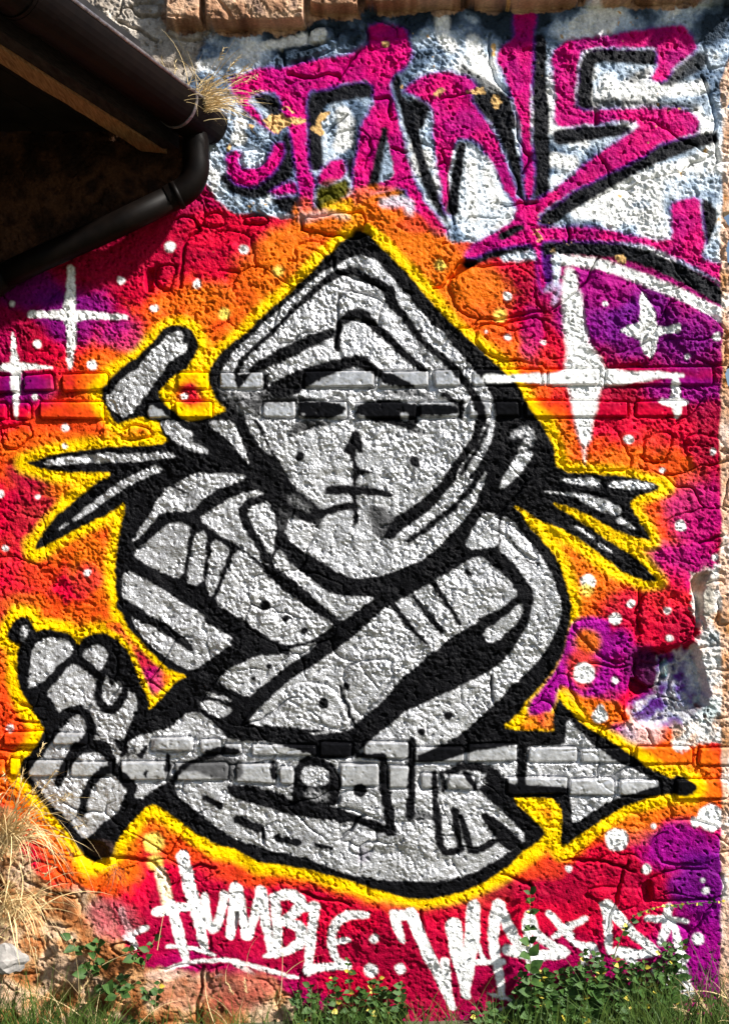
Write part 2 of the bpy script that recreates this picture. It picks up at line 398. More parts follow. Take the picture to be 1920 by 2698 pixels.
# hood and face
sv('E 780,310 840,262 900,245 1000,270 1060,350 1150,450 1250,560 1350,670 1450,790 1530,880 1590,960 1618,1040 F 372,1020 358,1100 330,1180 280,1270 200,1370 H 985,60 940,210 870,330 760,450 640,560 540,600 420,650 300,660 200,630 100,570 G 1218,510 1110,440 1085,380 1095,290 1130,210 1150,140 E 500,1390 430,1270 380,1150 360,1130 300,1130 150,1000 165,880 200,830 250,740 330,690 400,610 560,470 700,350')
bk('E 790,345 740,370 600,500 480,620 380,720 290,800 255,880', [50, 34, 26, 30, 26, 26, 30])
bk('E 770,350 640,440 520,560', [14, 12, 6])
bk('E 800,345 870,325 930,360 1000,395 1060,440', [30, 45, 30, 40, 60])
bk('E 1060,440 1080,500 1160,590 1220,680 1270,745 1360,805 1440,890 1510,980 1545,1070 1560,1140', [60, 50, 40, 36, 30, 44, 40, 44, 50, 46])
bk('E 770,660 690,695 560,750 440,810 330,865', [30, 60, 66, 60, 34], soft=5)
bk('E 795,612 850,575 905,555 960,600 1000,645 1060,690 1130,760 1200,825 1255,870', [30, 50, 60, 50, 44, 40, 40, 34, 26])
bk('E 800,630 785,690 790,750', [44, 30, 40])
bk('E 1240,650 1230,760 1300,850', [20, 18, 10], op=.6)
bp('E 400,990 440,930 560,872 660,842 790,805 890,782 940,795 1000,845 1055,885 1020,912 960,880 890,848 840,860 740,905 640,955 560,1005 480,1015', cha=0)
bp('E 1005,885 1080,878 1205,950 1190,968 1120,958 1020,945')
bp('E 245,890 340,885 262,972 245,950', cha=0)
bp('E 396,888 430,880 420,980 390,985', cha=0)
bp('E 90,880 160,890 158,985 400,985 600,1000 700,1026 580,1042 390,1050 380,1120 250,1135 150,1040', op=.93, soft=5)
stroke('E 200,1010 300,1005 360,1020', [16, 22, 14], SILV, op=.5, metal=1, soft=7)
stroke('E 290,1060 330,1110', [50, 40], SILV, op=.55, metal=1, soft=8)
sv('E 385,1062 565,1058 572,1112 385,1116', cha=0)
bp('E 568,1035 640,1028 720,1030 800,1045 842,1075 822,1105 760,1127 640,1127 600,1120 570,1112')
bp('E 515,1225 555,1145 640,1130 780,1140 700,1170 600,1190', op=.9, soft=6)
bp('E 885,1085 915,1045 1000,1018 1110,1020 1200,1046 1350,1048 1445,1058 1432,1100 1350,1112 1222,1106 1216,1150 1190,1185 1100,1165 1020,1150 940,1122 890,1102')
sv('E 1122,1095 1170,1090 1160,1135 1128,1125')
sv('E 596,1092 616,1100 606,1114')
bk('E 1180,1175 1270,1210', [34, 14], op=.8, soft=6)
bk('E 1060,985 1250,995 1290,1022', [14, 40, 20], op=.7, soft=6)
bk('E 1360,1000 1440,1052', [34, 20])
bk('E 1450,1035 1452,1110', [30, 30])
bp('E 880,1180 912,1200 934,1300 908,1312 888,1295 892,1380 995,1412 905,1428 888,1455 868,1455 864,1325 820,1302 842,1250')
bk('E 876,1440 880,1530 884,1640', [18, 20, 18])
dot('E', 590, 1322, 27, BLK); dot('E', 1205, 1350, 30, BLK); bk('E 1190,1330 1215,1375', [20, 30])
bk('E 745,1500 920,1504 1085,1532', [50, 44, 22])
bk('E 270,1140 310,1240 360,1330 430,1400', [50, 60, 90, 120])
bp('E 330,1250 400,1310 480,1380 560,1470 620,1540 690,1600 720,1640 640,1680 540,1640 440,1480 380,1380', soft=6)
bp('G 1120,190 1180,180 1260,230 1325,300 1310,395 1230,350 1150,330 1110,420 1080,430 1080,300', op=.95, soft=6)
stroke('G 1160,230 1240,280', [40, 30], SILV, op=.3, metal=1, soft=10)
bk('H 95,310 170,280 262,268', [40, 40, 34])
bk('H 268,190 272,260 280,350', [16, 22, 30])
bp('H 335,262 420,268 505,345 450,440 375,445 352,360', op=.85, soft=7)
bk('E 1555,1120 1530,1230 1450,1340 1370,1450 H 800,90 720,200 620,290 500,370 455,430', [46, 44, 40, 44, 50, 60, 66, 70, 30])
bk('H 960,60 890,180 790,290 680,370 560,460', [40, 36, 30, 36, 30], soft=5)
bk('F 330,1060 300,1140 240,1240 190,1320', [20, 24, 26, 24], soft=5)
bk('H 950,290 850,430 690,590 560,640 400,690 250,715 120,650 0,560', [70, 80, 76, 70, 70, 76, 70, 60])
bk('G 1090,420 1130,510 1250,600 1400,690 1540,720 1640,730', [40, 66, 70, 70, 76, 60])
# right side knot patches
stroke('F 470,1110 550,1080 560,1140 510,1190', [30, 50, 50, 30], SILV, op=.6, metal=1, soft=7)
sv('F 470,1230 560,1190 575,1225 500,1320 415,1402 398,1385')
sv('F 700,1345 925,1335 930,1395 800,1375'); sv('F 980,1360 1110,1350 1250,1385 1110,1400 985,1395')
stroke('F 640,1410 800,1430 930,1470 1020,1510', [6, 14, 40, 50], SILV, metal=1, soft=4)
stroke('N 60,20 160,70 290,110', [10, 60, 60], SILV, metal=1, soft=4); stroke('N 340,180 430,230', [40, 12], SILV, metal=1, soft=5)
stroke('N 40,225 150,300', [10, 26], SILV, metal=1, soft=3); stroke('N 200,345 270,390', [26, 14], SILV, metal=1, soft=3)
# left shoulder and sleeve
sv('G 300,460 340,400 400,320 450,230 488,165 560,195 640,215 655,250 630,292 560,300 470,300 400,370 340,440')
sv('G 520,160 620,110 720,95 915,105 880,140 760,180 680,232 645,262 630,200')
sv('G 668,330 720,290 830,230 920,195 985,188 998,212 1030,260 1070,330 1062,420 1062,490 1035,545 1020,592 900,505 840,462 760,410 690,362')
bk('G 1000,235 920,255 890,310 930,400 985,480 1020,550', [40, 46, 44, 42, 44, 50])
sv('G 298,530 400,450 490,372 560,355 612,388 592,520 566,655 500,645 400,590')
sv('G 645,410 690,400 702,440 690,560 664,702 588,682 610,560 630,470')
sv('G 738,440 790,470 818,502 790,590 750,690 725,762 690,702 708,600')
sv('G 850,520 900,512 960,580 1050,672 1200,792 1340,882 1375,902 1330,942 1240,992 1120,1012 1080,992 960,922 860,852 745,785 790,680')
sv('G 245,640 300,618 400,680 520,760 640,832 760,912 852,982 740,1072 620,1162 500,1082 420,1032 350,962 330,915 265,800')
bk('G 255,800 330,845 440,905 540,970 615,1030', [60, 56, 50, 46, 30])
bk('G 700,880 800,920 880,960', [30, 40, 60]); bk('G 340,600 520,690', [26, 30], op=.6, soft=6)
sv('G 1068,520 1092,500 1150,580 1250,662 1330,722 1400,748 1500,758 1610,762 1500,822 1422,890 1385,855 1280,762 1150,652 1056,582')
for x_, y_, r_ in [(1015, 800, 30), (1125, 870, 20), (1222, 935, 22), (1030, 1125, 18), (950, 1185, 15)]: dot('G', x_, y_, r_, BLK)
# crossed forearm
sv('H 450,810 580,745 690,680 820,598 930,533 1000,590 1085,652 1142,742 1080,792 950,880 800,962 700,1042 600,1122 500,1212 440,1292 300,1418 250,1475 0,1490 G 1400,1472 1250,1462 1100,1452 915,1442 960,1380 1050,1290 1150,1200 1280,1120 1400,1040 1500,960 1600,862')
bk('H 690,680 760,790 830,890', [30, 28, 26]); bk('H 585,755 650,840 735,940', [24, 30, 34]); bk('H 480,800 560,900 620,975 665,1010', [30, 30, 26, 12])
bk('H 190,1240 225,1330 262,1420 300,1480', [8, 10, 14, 40]); bk('H 870,620 885,640', 26)
bp('H 810,975 940,905 970,990 950,1060 880,1040 740,1060')
sv('H 955,945 1050,880 1160,782 1165,830 1130,900 1060,970 990,1008')
bk('H 940,880 1030,850 1150,770', [16, 20, 10])
dot('H', 225, 1240, 22, BLK); dot('H', 105, 1325, 32, BLK)
# outer sleeve ring
sv('H 862,478 920,370 970,296 1042,320 1050,400 1040,470 1000,488 900,508')
sv('H 1060,330 1120,360 1200,450 1280,560 1332,660 1362,760 1372,860 1342,960 1282,1060 1180,1172 1080,1262 960,1382 905,1435 830,1500 700,1560 540,1620 420,1600 330,1560 340,1535 460,1440 540,1372 680,1312 820,1242 960,1172 1050,1122 1130,1032 1190,932 1222,822 1232,742 1180,650 1110,560 1035,500')
bk('H 1050,320 1045,480', 8); bk('H 1090,420 1180,560 1260,580', [6, 8, 6]); bk('H 1290,690 1280,800 1330,920', [6, 10, 6]); bk('H 1000,1170 1005,1260', 8)
dot('H', 772, 1390, 25, BLK); dot('H', 632, 1478, 22, BLK)
# wrists
sv('G 748,1210 830,1140 960,1080 1110,1060 1200,1020 1292,1000 1180,1092 1060,1172 960,1252 920,1292 840,1252')
dot('G', 1130, 1055, 20, BLK); dot('G', 1030, 1128, 18, BLK); dot('G', 950, 1188, 15, BLK)
sv('G 700,1268 830,1308 822,1322 708,1290'); sv('G 655,1335 720,1312 842,1360 800,1402 740,1392')
sv('I 780,830 880,780 1040,740 1120,660 1200,640 1300,700 1362,770 1380,800 1480,820 1500,860 1250,880 1200,920 1100,960 1040,1060 960,1100 850,1180 800,1110 760,1050 735,1000 750,920 790,880')
bk('I 900,850 860,905', [20, 40]); bk('I 1025,910 1025,980', [30, 36]); bp('I 880,1010 905,985 915,1040 890,1045')
bk('I 780,900 830,870', [40, 16], op=.8)
# belly, belt and arrow
sv('J 118,560 150,480 250,420 380,390 480,310 620,318 760,350 900,400 1060,405 1130,345 1200,300 1390,305 1420,400 K 160,545 300,535 450,490 650,460 690,470 860,470 868,400 880,335 930,400 1000,470 1100,540 1200,590 1305,645 1200,680 1110,710 1000,762 898,840 890,720 870,660 680,645 560,640 450,650 520,730 600,802 655,860 672,872 668,918 600,962 560,986 460,1042 370,1082 220,1094 0,1088 J 1200,1042 1080,1032 950,982 830,932 750,922 600,882 450,832 350,772 250,692 150,612')
bp('K 150,550 250,490 400,450 560,400 660,392 820,412 862,470 690,472 650,458 500,475 300,528')
bk('K 665,470 660,560 655,640', [40, 40, 36]); bp('K 470,600 560,590 600,640 700,648 880,660 888,700 890,840 850,935 842,715 615,705 520,690')
bp('K 450,655 560,640 640,700 620,712 690,800 705,840 665,862 600,800 520,730'); bp('K 460,790 500,775 640,880 672,925 600,965 560,930 500,850')
bk('K 290,590 300,670', 22); bk('K 400,600 450,665', [30, 24])
bk('K 300,590 420,560 540,590', [20, 44, 30], soft=5)
bp('J 280,350 340,335 460,340 485,385 290,392')
bp('J 140,480 220,410 300,388 400,388 482,418 495,500 420,524 330,505 250,475', op=.85, soft=7)
bp('J 385,540 520,540 620,570 700,592 740,622 800,612 1000,662 1090,702 1250,752 1295,790 1325,815 1200,795 1100,752 980,745 850,722 700,702 560,652 430,612')
bp('J 750,570 765,430 820,385 900,385 975,430 1015,510 1010,600 985,665 800,640 740,640')
sv('J 800,500 810,455 870,440 940,460 950,510 920,545 820,545')
stroke('J 850,590 920,600', [50, 50], SILV, op=.35, metal=1, soft=9)
sv('J 682,465 752,455 748,540 680,540', cha=0)
bp('J 870,285 1080,298 1190,290 1140,330 1060,405 900,402 860,380')
bk('J 650,430 655,500', [22, 34]); dot('J', 1115, 575, 38, BLK)
bk('J 1100,385 1200,388 1240,400 1240,560 1268,690 1282,770', [30, 34, 46, 44, 52, 50])
bk('J 1392,310 1386,560 1380,710', [40, 38, 42]); bk('J 1375,700 1500,710', [50, 30], op=.8, soft=6)
bk('K 255,600 262,780 288,968 380,945', [28, 32, 34, 26]); bk('K 348,775 372,945', [40, 26]); bk('K 375,790 400,880 432,968 545,905', [20, 34, 32, 26])
bk('K 15,510 25,650 50,860', [28, 34, 44])
bk('J 285,610 365,655', [30, 34]); bk('J 455,725 570,780', [36, 44]); bk('J 665,830 785,856', [34, 36]); bk('J 880,868 965,878', [26, 20])
bk('J 110,430 85,470 100,560', [24, 30, 40], op=.8)
bk('J 590,780 600,830', [16, 24]); bk('J 1120,700 1070,780 1020,830', [8, 12, 6]); dot('J', 1130, 920, 40, lin('#3a2a48'), op=.6, soft=9)
# arrow tail heart and dagger block
sv('I 210,240 260,195 340,185 420,215 445,262 360,350 290,430 190,502 175,430 190,320')
sv('I 505,290 560,235 620,225 657,270 652,330 612,392 550,332')
sv('I 288,532 350,460 430,350 480,360 560,420 602,450 640,380 700,330 760,400 790,500 836,532 832,622 792,722 752,812 680,802 600,772 570,720 500,612 430,622 380,672 340,602')
bp('I 640,340 700,300 770,330 800,420 800,510 762,520 745,470 715,455 690,500 670,470 655,410 640,400')
bk('I 672,340 640,400 610,470 600,550 640,622 700,625 750,560 775,480', [40, 46, 46, 46, 52, 52, 46, 40])
sv('I 118,150 150,105 175,130 165,170 140,210', op=.6)
sv('I 165,1022 240,930 275,890 300,845 370,765 380,750 440,680 490,648 535,700 565,760 600,790 680,800 700,850 740,900 730,960 790,1060 800,1110 770,1150 760,1225 700,1285 620,1325 560,1385 510,1425 430,1312 330,1212 200,1062')
bk('I 350,705 420,645 490,622 540,665 568,740 545,800 475,860 430,930 400,980 365,1070', [50, 60, 50, 50, 56, 60, 70, 60, 56, 46])
bk('I 470,870 540,850 620,850 660,900 700,970', [50, 66, 80, 56, 50]); bk('I 505,1255 520,1150 560,1065 620,1005 700,980 760,1050 810,1110', [46, 50, 46, 50, 56, 60, 60])
bp('I 720,950 740,945 738,1030 715,1030'); bk('I 800,1110 790,1180 740,1290 660,1340', [40, 60, 60, 70])
bp('I 500,1440 560,1390 680,1340 720,1400 690,1500 640,1545 560,1558 515,1540')
blob(270, 2240, 45, 28, lin('#3b2b28'), .8)
bk('I 590,770 700,765', 6, op=.7)

# ---------------------------------------------------------------- stars, dots and white lettering
def wh(s, wd, **k): stroke(s, wd, WHT, soft=k.pop('soft', 3.5), **k)
wh('D 440,140 438,300 432,420 450,520 430,740', [52, 54, 80, 60, 28]); wh('D 190,415 330,418 430,425 560,425 770,432', [36, 40, 80, 44, 22])
wh('D 82,530 95,700 100,740 95,850 103,1050', [8, 44, 80, 44, 14]); wh('D -10,745 100,735 190,732 320,742', [22, 60, 30, 12])
wh('F 768,245 785,400 800,560 825,680 850,760 850,850 845,1000 848,1140', [50, 104, 108, 140, 230, 170, 100, 50], soft=8); wh('F 845,1130 850,1260', [34, 6], op=.6, soft=7)
wh('F 335,812 520,808 700,810 860,800 1050,800 1200,792 1370,792', [46, 40, 60, 110, 70, 40, 16], soft=4)
wh('F 1160,350 1180,460 1190,560 1200,680', [10, 80, 110, 22]); wh('F 1060,550 1190,552 1250,550 1340,542', [26, 90, 36, 40])
wh('F 1335,820 1342,930 1348,1010', [34, 60, 22]); wh('F 1255,932 1340,932 1400,930', [16, 60, 16])
for tl, L_ in dict(F=[(437, 367, 22), (437, 585, 16), (630, 615, 12), (960, 408, 14), (1553, 583, 20), (1395, 690, 14), (1085, 1135, 25), (1535, 1200, 16), (1270, 1300, 15), (1365, 1590, 28), (320, 560, 7)],
              N=[(745, 215, 30), (970, 425, 24), (410, 735, 24), (300, 840, 42), (650, 780, 25), (670, 968, 22), (120, 585, 48), (95, 1200, 70), (300, 1250, 22), (205, 1490, 48), (205, 1440, 25), (835, 2190, 28), (560, 2225, 15)],
              D=[(740, 210, 26), (1205, 220, 27), (945, 375, 22), (80, 350, 20), (235, 595, 24), (570, 730, 28), (220, 920, 18), (400, 1105, 22), (400, 1220, 14), (10, 1510, 20), (232, 1530, 14), (40, 1845, 18), (1128, 915, 20)],
              A=[(1040, 1505, 32), (1490, 1520, 28)], G=[(65, 630, 18)], I=[(65, 740, 22)],
              K=[(1240, 1040, 20), (880, 1040, 16), (1515, 1140, 18), (1480, 1370, 26), (1100, 905, 52), (1465, 825, 20), (1275, 840, 10), (1540, 800, 62), (1500, 1090, 9)],
              L=[(300, 430, 14), (985, 718, 22), (790, 800, 20), (1030, 370, 8)], M=[(45, 545, 20), (160, 680, 22), (30, 690, 30)]).items():
    for x_, y_, r_ in L_: dot(tl, x_, y_, r_, soft=4)
for tl, x_, y_, r_ in [('D', 1370, 400, 26), ('E', 475, 335, 26), ('E', 185, 560, 26), ('E', 1335, 300, 30), ('F', 400, 470, 34), ('N', 110, 640, 40), ('I', 940, 1440, 62), ('I', 950, 1560, 46)]:
    dot(tl, x_, y_, r_, lin('#f6dc60'), soft=8, op=.9)
def wt(s, wd): stroke(s, wd, WHT, soft=3, spk=2)
wt('L 550,410 575,480 612,565', [30, 32, 26]); wt('L 530,545 600,510 662,488', [18, 26, 28])
stroke('L 715,250 735,320 755,390', [50, 44, 50], lin('#f4e7c0'), op=.85, soft=5); wt('L 765,390 800,500 830,635', [44, 46, 30]); wt('L 815,185 845,300 880,430 922,595', [60, 54, 54, 22]); wt('L 700,420 790,405 890,400', [34, 44, 30])
wt('L 915,362 925,460 958,510 985,440 998,350', [38, 36, 40, 34, 40]); wt('L 1028,525 1040,420 1052,300 1080,430 1105,555 1140,430 1165,310 1180,450 1205,595', [36, 46, 56, 40, 34, 40, 42, 42, 22])
wt('L 1225,375 1235,500 1235,615', [40, 44, 34]); wt('L 1215,365 1290,345 1350,385 1310,435 1258,468', [36, 44, 50, 46, 34]); wt('L 1262,468 1345,500 1345,560 1280,600 1185,622', [34, 50, 50, 36, 18])
wt('L 1405,400 1385,550 1372,695', [44, 44, 40]); wt('L 1345,410 1400,405', [30, 44]); wt('L 1372,690 1450,672 1545,672', [40, 34, 20])
wt('L 1630,438 1540,440 1485,490 1478,580 1500,650 1545,668', [30, 40, 40, 34, 34, 40]); wt('L 1490,562 1552,548', [28, 22])
wt('L 750,568 850,578 960,612', [14, 20, 10]); wt('L 655,728 780,662 920,632 1050,636 1200,690 1330,722', [22, 20, 16, 20, 22, 6]); wt('L 1035,640 1130,700 1252,805', [10, 20, 22])
wt('M 125,430 150,500 170,560', [36, 46, 8]); wt('M 140,440 205,430', 44); wt('M 205,430 250,540 320,690 395,855', [52, 52, 48, 24])
wt('M 390,850 370,760 355,650', [26, 34, 40]); wt('M 395,490 415,620 455,805', [70, 62, 30]); wt('M 485,400 478,540 465,660 445,800', [54, 70, 50, 30])
wt('M 595,400 570,520 590,660 612,810', [60, 50, 44, 26]); wt('M 600,405 650,520 712,605', [50, 50, 40]); wt('M 470,652 620,652', 26); wt('M 500,560 530,640', [10, 26])
wt('M 735,445 760,520 820,570 905,612', [50, 40, 40, 26]); wt('M 720,470 735,600 745,690', [40, 36, 26]); wt('M 640,600 760,620 890,622', [50, 50, 30]); wt('M 760,690 780,760', [40, 10])
wt('M 822,432 865,485 915,535', [28, 32, 40]); wt('M 842,540 900,505 982,460', [18, 34, 26])
wt('M 970,695 1005,552 1060,695', [24, 40, 26]); wt('M 920,560 970,580', [16, 40])
wt('M 1075,400 1085,500 1092,605', [54, 38, 26]); wt('M 1080,400 1180,510 1305,612', [56, 50, 30]); wt('M 1300,612 1220,622 1130,610', [30, 46, 50]); wt('M 1150,610 1200,660', 40)
wt('M 1355,410 1352,480 1322,570', [36, 40, 30]); wt('M 1265,458 1350,462 1430,474', [24, 34, 28]); wt('M 1375,480 1400,590 1420,640', [20, 40, 40]); wt('M 1400,650 1420,720 1445,790', [44, 50, 50]); wt('M 1300,700 1390,780', [30, 50])
wt('M 550,795 640,815 705,848', [10, 18, 10]); wt('M 545,885 630,862 705,850', [10, 18, 12]); wt('M 1120,790 1160,800', 36)

# ---------------------------------------------------------------- bare stone, chipped paint, dirt, painted eave shade
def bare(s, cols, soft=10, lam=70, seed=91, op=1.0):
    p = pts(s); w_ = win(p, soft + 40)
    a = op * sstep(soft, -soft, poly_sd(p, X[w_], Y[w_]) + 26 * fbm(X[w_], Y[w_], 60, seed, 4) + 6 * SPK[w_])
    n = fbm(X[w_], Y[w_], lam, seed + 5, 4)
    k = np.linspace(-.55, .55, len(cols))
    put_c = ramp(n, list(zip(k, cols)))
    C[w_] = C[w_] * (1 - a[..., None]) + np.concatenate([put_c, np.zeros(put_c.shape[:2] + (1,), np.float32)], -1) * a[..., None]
bare('A 300,-350 300,560 900,560 1060,560 1190,430 1260,260 1330,200 1500,140 1500,-350', [lin('#6e6257'), lin('#a3988c'), lin('#c2b8ac'), lin('#8f8276')], lam=50)
bare('Z -600,2230 20,2140 60,2230 140,2330 250,2350 300,2380 330,2480 400,2560 720,2560 780,2640 800,2800 -600,2800', [lin('#6b4328'), lin('#9a5f35'), lin('#b98a5e'), lin('#c4a68a'), lin('#8b6a4c')], lam=60)
blob(300, 2420, 90, 60, lin('#b5505c'), .8); blob(640, 2600, 120, 60, lin('#a04a44'), .75); blob(480, 2610, 90, 60, lin('#a65a3c'), .6); blob(440, 2560, 60, 20, lin('#c9a99a'), .7)
bare('Z -600,-200 240,60 400,300 500,330 525,420 510,500 440,560 0,720 -600,900', [lin('#1c120c'), lin('#2c1c12'), lin('#4a3020'), lin('#241610')], lam=60)  # bare brown wall, its colour darkened further for the shade under the eave
bare('Z -600,1950 -40,1950 -40,2300 -600,2300', [lin('#8b4a26'), lin('#b06a38')], lam=60)
bare('N 800,520 1040,480 1300,500 1300,1660 700,1680 640,1560 420,1540 400,1460 640,1440 780,1150 850,900', [lin('#a4785c'), PEACH, lin('#e6dcd4'), WHT * .8, PEACH], lam=55, soft=6)
blob(1690, 1760, 60, 70, lin('#5a1050'), .9); blob(1745, 1780, 55, 60, lin('#3a1436'), .8); blob(1790, 1800, 45, 80, lin('#4c2470'), .85); blob(1720, 1870, 70, 45, lin('#4b1a7c'), .9); blob(1790, 1860, 45, 60, lin('#39425e'), .9)
blob(1760, 1765, 12, 30, lin('#8fd0c8'), .8); blob(1840, 1830, 40, 60, lin('#4a2c92'), .7); blob(1850, 1790, 40, 50, WHT * .85, .8); blob(1890, 1870, 40, 40, lin('#b8c9cc'), .8); blob(1860, 1560, 26, 90, lin('#8c7f66'), .6); blob(1900, 1640, 26, 40, lin('#c98a48'), .8); blob(1890, 1690, 35, 30, lin('#6f8088'), .7); blob(1865, 1740, 70, 40, WHT * .85, .8)
blob(1700, 1930, 60, 40, WHT * .8, .5)
bare('N 620,1080 800,1060 960,1250 900,1480 700,1560 450,1530 440,1400 640,1330', [lin('#2a1240'), lin('#5b2a8e'), lin('#8c93b4'), WHT * .85, lin('#30405a')], lam=30, soft=8, op=.6, seed=121)
bare('N 860,1380 1110,1340 1110,1560 860,1560', [lin('#6d4a2c'), lin('#b4c4c6'), lin('#dfe4e2'), lin('#7a8a90')], lam=26, soft=8, op=.8, seed=131)
bare('Z 425,-160 425,89 540,89 810,87 812,48 950,48 955,36 1220,36 1225,28 1720,21 1990,14 1990,-160', [lin('#6b4c3c'), lin('#a47c60'), lin('#c9a486'), lin('#8d7264')], soft=3, lam=45)
wob = 9 * fbm(X, Y, 60, 95, 3)
edge = sstep(-4, 4, X - 1898 + wob - 60 * sstep(240, 0, Y) * (1 + .8 * n1))
ec = ramp(fbm(X, Y, 60, 97, 4), [(-.5, lin('#b07a48')), (-.1, lin('#c9a184')), (.2, PEACH), (.5, lin('#efe6de'))])
C[..., :3] = C[..., :3] * (1 - edge[..., None]) + ec * edge[..., None]; C[..., 3] *= 1 - edge
for s_ in ['B 445,740 480,710 520,690 570,690 600,722 660,708 720,732 650,758 580,760 530,822 480,782', 'B 728,780 770,760 800,680 870,676 830,722 800,762 832,822 760,812', 'B 1480,575 1530,540 1562,552 1500,592', 'C 15,562 110,530 142,572 60,582', 'C 165,612 200,570 242,612 200,667', 'B 1170,255 1215,258 1210,285 1180,275', 'B 1280,520 1305,520 1300,540',
           'C 920,1560 990,1570 985,1610 940,1600', 'C 1315,1050 1340,1055 1325,1078', 'C 945,1190 975,1195 955,1215', 'B 225,890 250,885 245,935 225,925', 'B 360,760 400,770 380,800', 'C 170,260 200,250 195,340 175,330', 'C 590,200 610,210 605,250']:
    poly(s_, TAN, soft=2.0, spk=5)
chip = (X > 560) * sstep(.63, .68, fbm(X, Y, 13, 101, 3) * .6 + fbm(X, Y, 120, 103, 2) * .6) * sstep(700, 600, Y)
C[..., :3] = C[..., :3] * (1 - chip[..., None]) + TAN * chip[..., None]
# faint weathering of all paint
dirt = 1 - .22 * sstep(-.1, .6, fbm(X, Y, 34, 111, 4))
C[..., :3] *= dirt[..., None]

# ---------------------------------------------------------------- relief of the wall (metres toward the camera)
yk = Y + .35 * X
H = .014 * fbm(X, Y, 420, 201, 2) + .010 * fbm(X, Y, 130, 205, 3)
bil = np.abs(fbm(X, Y, 52, 211, 3))
H += .007 * (bil - .25)
aU = X * .80 + Y * .60; aV = -X * .60 + Y * .80          # trowel crinkles run down to the right
cr_ = np.abs(fbm(aU / 2.4, aV, 15, 221, 2, .65))
cr2_ = fbm(aU / 1.9 + 5 * n2, aV, 8.5, 227, 2, .7)
rough_amt = .45 + .75 * sstep(-.35, .35, fbm(X, Y, 95, 229, 3))
g9 = fbm(aU / 1.35, aV, 7.6, 225, 2, .75)
g6 = fbm(X, Y, 5.4, 233, 1)
mic = rough_amt * (.92 - .25 * sstep(2150, 2300, Y)) * (.0026 * np.minimum(cr_, .35) + .0034 * sstep(-.3, .2, g9) + .0026 * sstep(-.4, .4, g6) + .0008 * cr2_ + .0055 * fbm(X, Y, 34, 226, 3))
mic -= .010 * sstep(.45, .62, fbm(X, Y, 12, 228, 2, .6))      # pock marks
mic = mic - mic.mean()
# procedural hairline cracks between the buried stones
gx, gy = 175.0, 125.0
qx = (X + 30 * fbm(X, Y, 80, 231, 3)) / gx; qy = (Y + 26 * fbm(X, Y, 80, 235, 3)) / gy
ix = np.floor(qx).astype(int); iy = np.floor(qy).astype(int)
rt = np.random.RandomState(5).rand(64, 64, 3).astype(np.float32)
f1 = np.full(X.shape, 9, np.float32); f2 = f1.copy(); hid = np.zeros(X.shape, np.float32)
for dj in (-1, 0, 1):
    for di in (-1, 0, 1):
        a = (ix + di) & 63; b = (iy + dj) & 63
        dd = np.hypot(ix + di + rt[b, a, 0] - qx, iy + dj + rt[b, a, 1] - qy)
        nearer = dd < f1
        f2 = np.where(nearer, f1, np.minimum(f2, dd)); hid = np.where(nearer, rt[b, a, 2], hid); f1 = np.where(nearer, dd, f1)
ce = f2 - f1
cm = sstep(.05, .5, fbm(X, Y, 170, 241, 3)) * sstep(1, .55, hid)
H += (hid - .5) * .008 * sstep(0, .25, ce)
H -= cm * (.022 * np.exp(-(ce / .014) ** 2) + .004 * np.exp(-(ce / .06) ** 2))
def groove(s, wpx, depth):
    p = chaikin(pts(s), 1, False); w_ = win(p, wpx * 4 + 10)
    x_ = X[w_] + 7 * fbm(X[w_], Y[w_], 26, 251, 2); y_ = Y[w_] + 7 * fbm(X[w_], Y[w_], 26, 255, 2)
    d = line_sd(p, np.zeros(len(p)), x_, y_)
    H[w_] -= depth * np.exp(-(d / wpx) ** 2)
for s_ in ['E 600,60 610,120 860,150 960,120', 'E 770,270 770,340 820,350 900,370 1040,430', 'E 800,450 790,600 780,740', 'F 40,320 100,310 150,220 180,180 260,190', 'F 930,160 890,240 820,330 700,420 650,450', 'F 760,0 770,60', 'C 320,700 350,900 430,960 360,1060', 'C 240,1250 320,1250 450,1240', 'C 1450,460 1500,560 1540,720 1530,900 1560,990',
           'C 630,1380 650,1480', 'C 810,680 810,760', 'C 160,200 150,320 190,480 280,580', 'B 1080,150 1090,290', 'B 730,180 720,260', 'B 570,300 580,400', 'B 600,450 750,470 850,450 910,450', 'B 900,470 960,400 1030,310', 'B 1130,595 1220,600 1225,700', 'B 1230,905 1330,930', 'B 840,800 900,750 960,700', 'A 1100,1750 1110,1550 1150,1450 1210,1410 1200,1370',
           'A 1060,1330 1180,1320 1220,1400', 'A 690,120 740,60 760,-20', 'A 720,130 860,190 960,260', 'A 810,50 860,110 980,90', 'K 515,145 520,260', 'H 190,1240 250,1400', 'J 590,780 600,860', 'J 1130,700 1060,780 1010,840', 'J 1150,1060 1160,1110', 'J 1430,1220 1460,1320', 'I 0,870 110,880 190,875', 'I 100,690 230,705', 'I 120,600 180,610', 'L 910,660 905,780 880,830 880,900',
           'K 1050,1330 1150,1010', 'K 700,1110 720,1140', 'K 860,1000 1050,1010 1180,1050', 'K 570,1070 640,1085 700,1120', 'L 500,180 720,210 760,330 880,210 960,230', 'L 1340,340 1450,370 1560,390', 'N 480,640 440,800', 'N 870,330 1020,290']:
    groove(s_, 3.2, .026)
def pit(s, depth, soft=10):
    p = chaikin(pts(s), 1); w_ = win(p, soft + 30)
    H[w_] -= depth * sstep(soft, -soft, poly_sd(p, X[w_] + 10 * n2[w_], Y[w_]))
pit('N 420,1050 700,1040 830,1000 900,1180 930,1380 780,1500 600,1560 400,1540 405,1260', .055)
pit('N 420,1230 560,1320 480,1360 415,1300', .06, 6)
pit('N 800,560 950,520 900,600 860,900 830,960 850,700', .04, 6)
